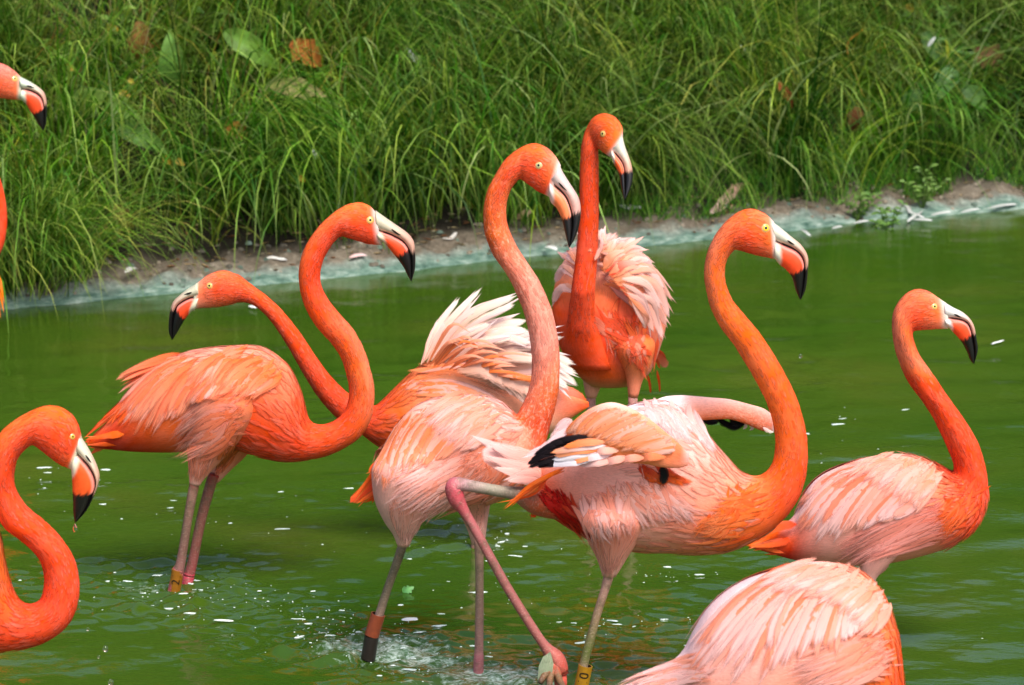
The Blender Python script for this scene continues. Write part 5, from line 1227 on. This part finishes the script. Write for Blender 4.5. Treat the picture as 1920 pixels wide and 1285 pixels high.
def stem_to_ground(p, lean=(0.0, 0.06), r=0.0025, col='6E8A3A'):
    x, y = p[0] + lean[0], p[1] + lean[1]; g = np.array([x, y, terrain(x, y) - 0.02])
    mid = (p + g) / 2 + np.array([0, -0.02, 0.03])
    V, F, T, W = tube([p, mid, g], [r * .7, r, r * 1.2], [rgb(col), rgb(col), rgb(col)], seg=6, sub=3)
    return V, F, T, W
def leaf_thing(name, px0, py0, px1, py1, width_px, c0, c1, h, label, cat_, mat=None, group=None, sag=0.12, ragged=0.0, stem=True, seed=1, depth=0.0, face=(0, -1, .5)):
    P = bank_point((px0 + px1) / 2, (py0 + py1) / 2, h * 0.78); Y = P[1]
    a, b_ = at(px0, py0, Y), at(px1, py1, Y + depth); k = pxm(Y)
    base = np.array([a[0], a[1] + .06, float(terrain(a[0], a[1] + .06))])
    root = empty(name, base); tag(root, label, cat_, group)
    m = MB(); m.add(*leaf_mesh(a, b_, width_px * k, c0, c1, sag, face, seed=seed, ragged=ragged)); m.build('blade', mat or M_LEAF, root, base)
    if stem:
        m = MB(); m.add(*stem_to_ground(a)); m.build('stalk', M_LEAF, root, base)
    return root
G1 = 'broad-leaved weeds on the slope'
for i, (a, lab) in enumerate((
    ((120, 185, 290, 232, 60, '6E9A38', '8AB04A', .34), 'broad dock leaf lying flat just right of the distant head at the edge'),
    ((330, 160, 318, 55, 52, '5E8E3A', '7CA850', .38), 'upright broad dock leaf near the top edge, pale veined'),
    ((420, 60, 520, 130, 46, '6A9A2E', '82AE40', .40), 'bright green dock leaf hanging above the orange ragged leaf'),
    ((150, 215, 205, 172, 44, '7EA63C', '93B850', .40), 'small light green dock leaf overlapping the flat one'),
    ((205, 230, 320, 290, 40, '5A8A34', '6E9A40', .34), 'narrow dock leaf drooping below the flat broad leaf'),
    ((1790, 130, 1745, 195, 44, '4E7A38', '66904A', .36), 'toothed nettle leaf left of the brown purple leaf'),
    ((1805, 165, 1850, 205, 36, '56843A', '6C9648', .36), 'toothed nettle leaf below the brown purple leaf'),
    ((1735, 60, 1760, 120, 34, '4E7A38', '5E8A40', .36), 'dark nettle leaf high on the slope near the far corner'),
    ((1725, 170, 1690, 215, 34, '4A7636', '5E8A40', .34), 'low dark nettle leaf beside the tall dry stem'),
    ((905, 268, 950, 292, 34, '5E8422', '7A9A30', .30), 'olive leaf just behind the head of the mottled-neck flamingo'))):
    leaf_thing('broad_leaf', *a, lab, 'leaf', group=G1, seed=20 + i, depth=-.06 if i % 2 else .03)
G2 = 'withered leaves caught in the grass'
for i, (a, lab) in enumerate((
    ((545, 80, 605, 125, 48, 'A8602A', 'C87838', .40), 'ragged orange dead leaf caught high in the grass'),
    ((505, 160, 612, 182, 34, '9A9A58', 'B8A878', .38), 'curled pale brown leaf arching below the orange one'),
    ((262, 40, 262, 118, 40, '7A5A2E', '9A6A34', .38), 'reddish brown withered leaf hanging near the top'),
    ((425, 240, 470, 262, 34, 'B06A2E', '9A7A3A', .34), 'small rusty leaf in the middle of the tall grass'),
    ((1455, 152, 1486, 208, 20, 'A85A34', '8A4424', .34), 'narrow rust red leaf hanging alone on the right slope'),
    ((1825, 100, 1885, 128, 50, '8A5A48', '7A4A3E', .40), 'large brown purple leaf near the far corner'),
    ((215, 385, 250, 440, 28, '7A6A34', '6A5A30', .20), 'brownish limp leaf low in the shaded grass'),
    ((1608, 200, 1600, 250, 28, '7A4A2A', '5A3A22', .25), 'dark brown shrivelled leaf beside the dry stem'),
    ((968, 410, 1000, 396, 14, 'C8A080', 'D8B898', .05), 'small pale fallen leaf lying at the foot of the grass'))):
    leaf_thing('dead_leaf', *a, lab, 'leaf', M_DRY, group=G2, seed=50 + i, ragged=.22, stem=(i != 8), depth=.03, sag=.2)
ylw = ((200, 50, 225, 60, 12), (120, 124, 142, 132, 12), (222, 172, 246, 182, 12), (196, 186, 214, 194, 10), (305, 294, 320, 308, 13), (328, 300, 346, 310, 12), (1644, 78, 1656, 100, 20), (560, 330, 572, 342, 10), (240, 150, 252, 158, 9), (1700, 8, 1712, 24, 14))
for i, a in enumerate(ylw):
    lab = ('small yellow leaf nearest the top edge on the left slope', 'small yellow leaf above the flat broad dock leaf', 'small yellow leaf at the tip of the flat dock leaf', 'small yellowish leaf under the flat dock leaf', 'yellow leaf of a pair in the dark gap of the grass', 'orange tinted leaf of a pair in the dark gap of the grass',
           'yellow leaf hanging beside the tall dry stem', 'tiny yellow leaf above the standing coral flamingo head', 'tiny yellow leaf left of the upright dock leaf', 'yellow leaf at the top edge near the far corner')[i]
    leaf_thing('yellow_leaf', *a, 'D2B840', 'D8A83A', .38, lab, 'leaf', M_LEAF, 'yellow leaves dotted over the slope', seed=80 + i, depth=.01)

# tall dry stem on the right
p = [bank_point(1652, 300, .02), None, None, None]; Yd = p[0][1]
p = [at(1654, 305, Yd), at(1630, 220, Yd), at(1606, 145, Yd), at(1588, 86, Yd), at(1618, 56, Yd)]; p[0][2] = terrain(p[0][0], p[0][1]) - .02
m = MB(); m.add(*tube(p, [.0045, .004, .0035, .003, .002], ['A8905A', 'B89A60', 'C0A468', 'B08A50', 'A87A44'], seg=8))
tag(m.build('dry_stem', M_DRY), 'tall bent dry stem rising over the right half of the slope', 'stem')
# leafy herb
def herb(px, py, hpx, spread, nl, lsz, label, c=('4E7E30', '7AA048'), slope=False):
    r = np.random.default_rng(px)
    base = bank_point(px, py, 0.0) if slope else ground(px, py, .07); n_ = base[1] - bank_y(base[0]); base[2] = terrain(base[0], base[1]) - .01
    root = empty('leafy_herb', base); tag(root, label, 'plant', 'leafy herbs on the slope' if slope else 'small herbs at the shore')
    H = hpx * pxm(base[1]); m = MB(); lf = MB()
    for s in range(6):
        tip = base + np.array([r.normal(0, spread), r.normal(-.02, .05), H * r.uniform(.6, 1.05)])
        mid = (base + tip) / 2 + np.array([r.normal(0, .02), 0, .02])
        m.add(*tube([base, mid, tip], [.003, .0025, .0015], [rgb('5E7A34')] * 2, seg=6))
        for k in range(nl):
            t = r.uniform(.2, 1); q = (1 - t) ** 2 * base + 2 * t * (1 - t) * mid + t * t * tip
            a = r.uniform(0, 6.28); d = np.array([math.cos(a), math.sin(a) * .7, r.uniform(-.2, .5)]) * lsz * r.uniform(.6, 1.3)
            lf.add(*leaf_mesh(q, q + d, np.linalg.norm(d) * .5, c[0], c[1], .1, (0, -.5, 1), n=4, seed=int(r.integers(1e6))))
    m.build('stem', M_LEAF, root, base)
    o = lf.build('foliage', M_LEAF, root, base); o['kind'] = 'stuff'
herb(1668, 392, 120, .07, 16, .035, 'bushy small-leaved herb at the water edge on the right')
herb(1605, 385, 60, .06, 12, .03, 'low herb growing just left of the bushy one')
herb(1730, 372, 90, .07, 12, .03, 'pale herb right of the bushy one above the white feathers', ('628A3C', '8CAE58'))
herb(1790, 330, 200, .12, 12, .05, 'tall dark nettle clump below the brown purple leaf', ('3E6A2A', '5A8038'))

# shed feathers and down on the shore, grass and water
def shed(name, px0, py0, px1, py1, wpx, z, c0, c1, label, h=None, bend=.15):
    P = bank_point(px0, py0, h) if h is not None else ground(px0, py0, z)
    a = at(px0, py0, P[1]); Q = ground(px1, py1, z) if h is None else at(px1, py1, P[1])
    if h is None: a = P
    mid = (a + Q) / 2 + np.array([0, 0, bend * np.linalg.norm(Q - a)])
    pts = bez(a, mid, Q, 9)
    if h is None: pts[:, 2] = np.maximum(pts[:, 2], np.array([float(terrain(x, y)) if name != 'floating_feather' else .002 for x, y in pts[:, :2]]) + .006)
    N = np.tile(nrm(np.array([0, -.5, 1.0])), (9, 1))
    m = MB(); m.add(*strip(pts, N, wpx * pxm(P[1]), c0, c1, -.25, shape='vane', seed=px0 * .01, edge_a=.6, tipfade=.15))
    tag(m.build(name, M_FEATHER), label, 'feather', 'shed feathers lying about')
shed('shed_feather', 1400, 385, 1330, 404, 11, .06, 'F6C8B8', 'F8E2D8', 'large pale pink feather lying on the shore behind a flamingo crown', bend=.1)
shed('shed_feather', 1160, 410, 1205, 407, 8, .07, 'F2F0F4', 'FFFFFF', 'white fluffy feather on the shore right of the upright red neck')
shed('shed_feather', 235, 512, 258, 504, 7, .08, 'F4F0EE', 'FFFFFF', 'small white feather at the left end of the shore strip')
shed('shed_feather', 500, 492, 540, 488, 5, .06, 'F0ECE4', 'FFFFFF', 'tiny white feather on the shore left of the standing neck')
shed('shed_feather', 655, 484, 690, 480, 5, .06, 'F4D8CC', 'F8ECE6', 'pinkish feather on the shore below the coral flamingo head')
shed('shed_feather', 830, 462, 858, 455, 5, .05, 'E8E2DA', 'F8F4F0', 'small pale feather right of the coral flamingo bill')
shed('shed_feather', 1045, 470, 1020, 464, 6, .03, 'F2F2F2', 'FFFFFF', 'white feather at the waterline beside the mottled neck')
for i, (x0, y0, x1, y1, lab) in enumerate(((1690, 395, 1735, 410, 'white feather of the heap under the bushy herb, pointing down'), (1730, 398, 1700, 418, 'white feather crossing the heap under the bushy herb'), (1745, 405, 1785, 397, 'long white feather at the right side of the feather heap'), (1710, 412, 1750, 414, 'white feather floating at the foot of the heap'), (1800, 400, 1840, 392, 'white feather right of the heap along the waterline'), (1850, 392, 1910, 383, 'pink tipped feather at the far right waterline'), (1500, 430, 1520, 444, 'white feather at the waterline behind the open-winged flamingo head'), (1600, 420, 1630, 414, 'thin white feather between the two feather groups'), (1560, 430, 1580, 424, 'small white feather left of the bushy herb'))):
    shed('shed_feather', x0, y0, x1, y1, 4.0, .02, 'A8ACA8', 'E4E6E4', lab, bend=.04)
shed('shed_feather', 762, 90, 785, 118, 8, 0, 'DDE0EA', 'F4F4FA', 'curled white feather stuck in the grass above the tall flamingo', h=.36, bend=-.2)
shed('shed_feather', 585, 280, 594, 300, 6, 0, 'E6EAEE', 'FFFFFF', 'white down stuck in grass above the standing coral flamingo', h=.3)
shed('shed_feather', 1740, 88, 1756, 70, 5, 0, 'E6EAEE', 'FFFFFF', 'white down stuck near the nettle leaves', h=.36)
shed('shed_feather', 1388, 86, 1398, 96, 4, 0, 'E6EAEE', 'FFFFFF', 'speck of down in the grass left of the rust red leaf', h=.34)
shed('floating_feather', 1858, 648, 1884, 640, 2.5, .004, 'F4F6FA', 'FFFFFF', 'thin white feather floating beyond the smaller flamingo bill', bend=.02)
shed('floating_feather', 466, 576, 482, 580, 4, .004, 'F4F6FA', 'FFFFFF', 'white feather floating below the low-stretched neck', bend=.02)
shed('floating_feather', 752, 1166, 786, 1164, 5, .004, 'F4F6FA', 'FFFFFF', 'white feather floating right of the orange leg band', bend=.02)
shed('floating_feather', 400, 1166, 440, 1168, 3, .004, 'E4ECEA', 'FFFFFF', 'narrow feather floating right of the yellow leg band', bend=.02)

# litter on the strip: straw bits, twigs and pebbles
r = np.random.default_rng(77); m = MB()
for i in range(700):
    x = r.uniform(-2.4, 2.9); n = abs(r.normal(.30, .10)); y = bank_y(x) + n; z = float(terrain(x, y)) + .004
    L_ = r.uniform(.015, .06); a = r.normal(0, .8); d = np.array([math.cos(a), math.sin(a), r.normal(0, .12)]) * L_ / 2; s = np.array([-math.sin(a), math.cos(a), 0]) * r.uniform(.0015, .006)
    p = np.array([x, y, z + abs(d[2])]); up = np.array([0, 0, .003])
    c = rgb(('8A7452', 'B49C74', '6A5238', 'A89870', '8A5C3C', 'B4A88C')[r.integers(6)])
    m.add(np.array([p - d, p - s + up, p + d, p + s + up, p - up]), [(0, 1, 3), (1, 2, 3), (0, 4, 1), (1, 4, 2), (2, 4, 3), (3, 4, 0)], c)
for i in range(420):
    x = r.uniform(-2.4, 2.9); n = r.uniform(.02, .34); y = bank_y(x) + n; z = float(terrain(x, y)); q = r.uniform(.004, .016)
    th = np.linspace(0, 6.283, 7, endpoint=False) + r.uniform(0, 1)
    V = [(x + math.cos(t) * q * r.uniform(.7, 1.3), y + math.sin(t) * q * r.uniform(.6, 1), z - .002) for t in th] + [(x + math.cos(t) * q * .6, y + math.sin(t) * q * .5, z + q * .6) for t in th] + [(x, y, z + q * .75)]
    F = [(j, (j + 1) % 7, 7 + (j + 1) % 7, 7 + j) for j in range(7)] + [(7 + j, 7 + (j + 1) % 7, 14) for j in range(7)]
    c = rgb(('6E685C', '8A8070', '5A564C', '66786C', '94897A')[r.integers(5)]); m.add(np.array(V), F, c)
tag(m.build('shore_litter', M_DRY, smooth=False), 'straw bits, twigs and pebbles strewn along the shore strip', 'litter', kind='stuff')

# foam bubbles on the stirred water plus long white flakes painting in sky glints
kf = NT('froth_and_glints'); nf = kf.noise(kf.node('ShaderNodeNewGeometry').outputs['Position'], 260, 3); kf.col(kf.ramp(nf, [(.3, rgb('A8BEB4')), (.7, rgb('DCE6E4'))])); kf.set(kf.b, Roughness=.25, Specular_IOR_Level=.5); M_FROTH_GLINTS = kf.m
def wz(x, y):
    i = int(np.searchsorted(wx, x)); j = int(np.searchsorted(wy, y)); return WZ[min(j, len(wy) - 1), min(i, len(wx) - 1)]
m = MB(); r = np.random.default_rng(5)
spots = [(330, 1108, 150, 32, 190), (640, 1185, 170, 45, 330), (760, 1230, 160, 45, 220), (480, 1125, 220, 40, 150), (930, 1010, 120, 30, 110), (1000, 1120, 160, 60, 60), (120, 900, 120, 25, 60), (80, 1085, 120, 30, 60), (1180, 1180, 140, 50, 90), (330, 960, 260, 50, 70), (1560, 800, 160, 60, 40), (1750, 830, 150, 150, 26), (1200, 600, 700, 80, 12), (600, 1000, 400, 120, 90), (1230, 1075, 110, 14, 50), (1850, 1195, 40, 10, 6)]
for cx, cy, sx, sy, cnt in spots:
    for i in range(int(cnt * .38)):
        px, py = r.normal(cx, sx * .55), r.normal(cy, sy * .55)
        if py < 600 and px < 900: continue
        g = ground(px, py); q = min(.0008 * math.exp(abs(r.normal(0, .7))), .0042); el = r.uniform(1, 2.0) if q < .002 else r.uniform(1.5, 6.5)
        z = float(wz(g[0], g[1])); th = np.linspace(0, 6.283, 9, endpoint=False); an = r.normal(0, .25)
        jit = r.uniform(.45, 1.4, 9)
        def P_(s, zz): return [(g[0] + math.cos(t) * q * el * s * k * math.cos(an) - math.sin(t) * q * s * k * math.sin(an), g[1] + math.sin(t) * q * s * k * 1.3 + math.cos(t) * q * el * s * math.sin(an), z + zz) for t, k in zip(th, jit)]
        V = P_(1, -.001) + P_(.75, q * .35) + [(g[0], g[1], z + q * .5)]
        F = [(j, (j + 1) % 9, 9 + (j + 1) % 9, 9 + j) for j in range(9)] + [(9 + j, 9 + (j + 1) % 9, 18) for j in range(9)]
        m.add(np.array(V), F, (1, 1, 1))
tag(m.build('froth_and_glints', M_FROTH_GLINTS), 'white foam bubbles and flakes painted as sky glints where the birds stir the water', 'froth_and_glints', kind='stuff')

# splashed droplets in the air
for i, (px, py, Yq, q, lab) in enumerate(((165, 1180, 6.9, .0035, 'splashed droplet below the looped neck, the upper of two'), (198, 1217, 6.9, .006, 'large splashed droplet right of the looped neck'), (185, 1232, 6.9, .003, 'tiny droplet next to the large splashed one'), (208, 1280, 6.9, .006, 'droplet at the lower edge near the looped neck'), (1501, 668, 8.0, .0045, 'droplet in the air between the open-winged and smaller flamingo'))):
    bm = bmesh.new(); bmesh.ops.create_icosphere(bm, subdivisions=2, radius=q)
    for v in bm.verts: v.co.z *= 1.25; v.co += Vector(at(px, py, Yq))
    me = bpy.data.meshes.new('water_droplet'); bm.to_mesh(me); bm.free(); me.materials.append(M_DROP)
    me.polygons.foreach_set('use_smooth', [True] * len(me.polygons))
    o = bpy.data.objects.new('water_droplet', me); COL.objects.link(o); tag(o, lab, 'droplet', 'splashed droplets')
# small green leaf floating upright between the legs
g = ground(765, 1112); m = MB(); m.add(*leaf_mesh(g + np.array([-.012, 0, .0]), g + np.array([.014, 0, .016]), .022, '6FBF6A', '9AD88A', .1, (0, -1, .4), ragged=.3, seed=9))
tag(m.build('floating_leaf', M_LEAF), 'small bright green leaf floating between the legs of the striding flamingo', 'leaf')

# leafy weeds standing in the grass
for px, py, hp, lsz, cc, lab in ((110, 260, 190, .05, ('6A962E', '9AB84A'), 'leafy weed left of the flat dock leaf, close to the distant head'), (230, 190, 170, .05, ('5E8A30', '86A844'), 'leafy weed behind the small yellow leaves at the upper left'), (390, 170, 150, .06, ('5A8A2C', '7EA63E'), 'leafy weed between the upright dock leaf and the orange dead leaf'),
        (60, 120, 150, .045, ('8A9A44', 'A8AE5C'), 'pale weed above the distant head in the corner'), (480, 130, 140, .05, ('6A962E', '8CB04A'), 'light green weed just left of the orange dead leaf'), (700, 110, 130, .045, ('7A9A3A', 'A0B458'), 'pale weed near the curled white feather'),
        (1680, 220, 190, .05, ('44722C', '66903E'), 'dark leafy weed right of the tall dry stem'), (1760, 190, 180, .055, ('4A7830', '6C9642'), 'leafy nettle between the dry stem and the brown purple leaf'), (1870, 230, 190, .05, ('4E7A30', '7A9A48'), 'leafy weed under the brown purple leaf at the far corner'),
        (1540, 150, 150, .04, ('6A8E36', '92AA50'), 'light weed left of the tall dry stem near the top'), (1900, 130, 140, .045, ('6A8A38', '94A652'), 'weed at the right border near the top'), (1700, 110, 140, .05, ('5A8434', '80A048'), 'weed near the yellow hanging leaf at the upper right')):
    herb(px, py, hp, .09, 13, lsz, lab, cc, slope=True)
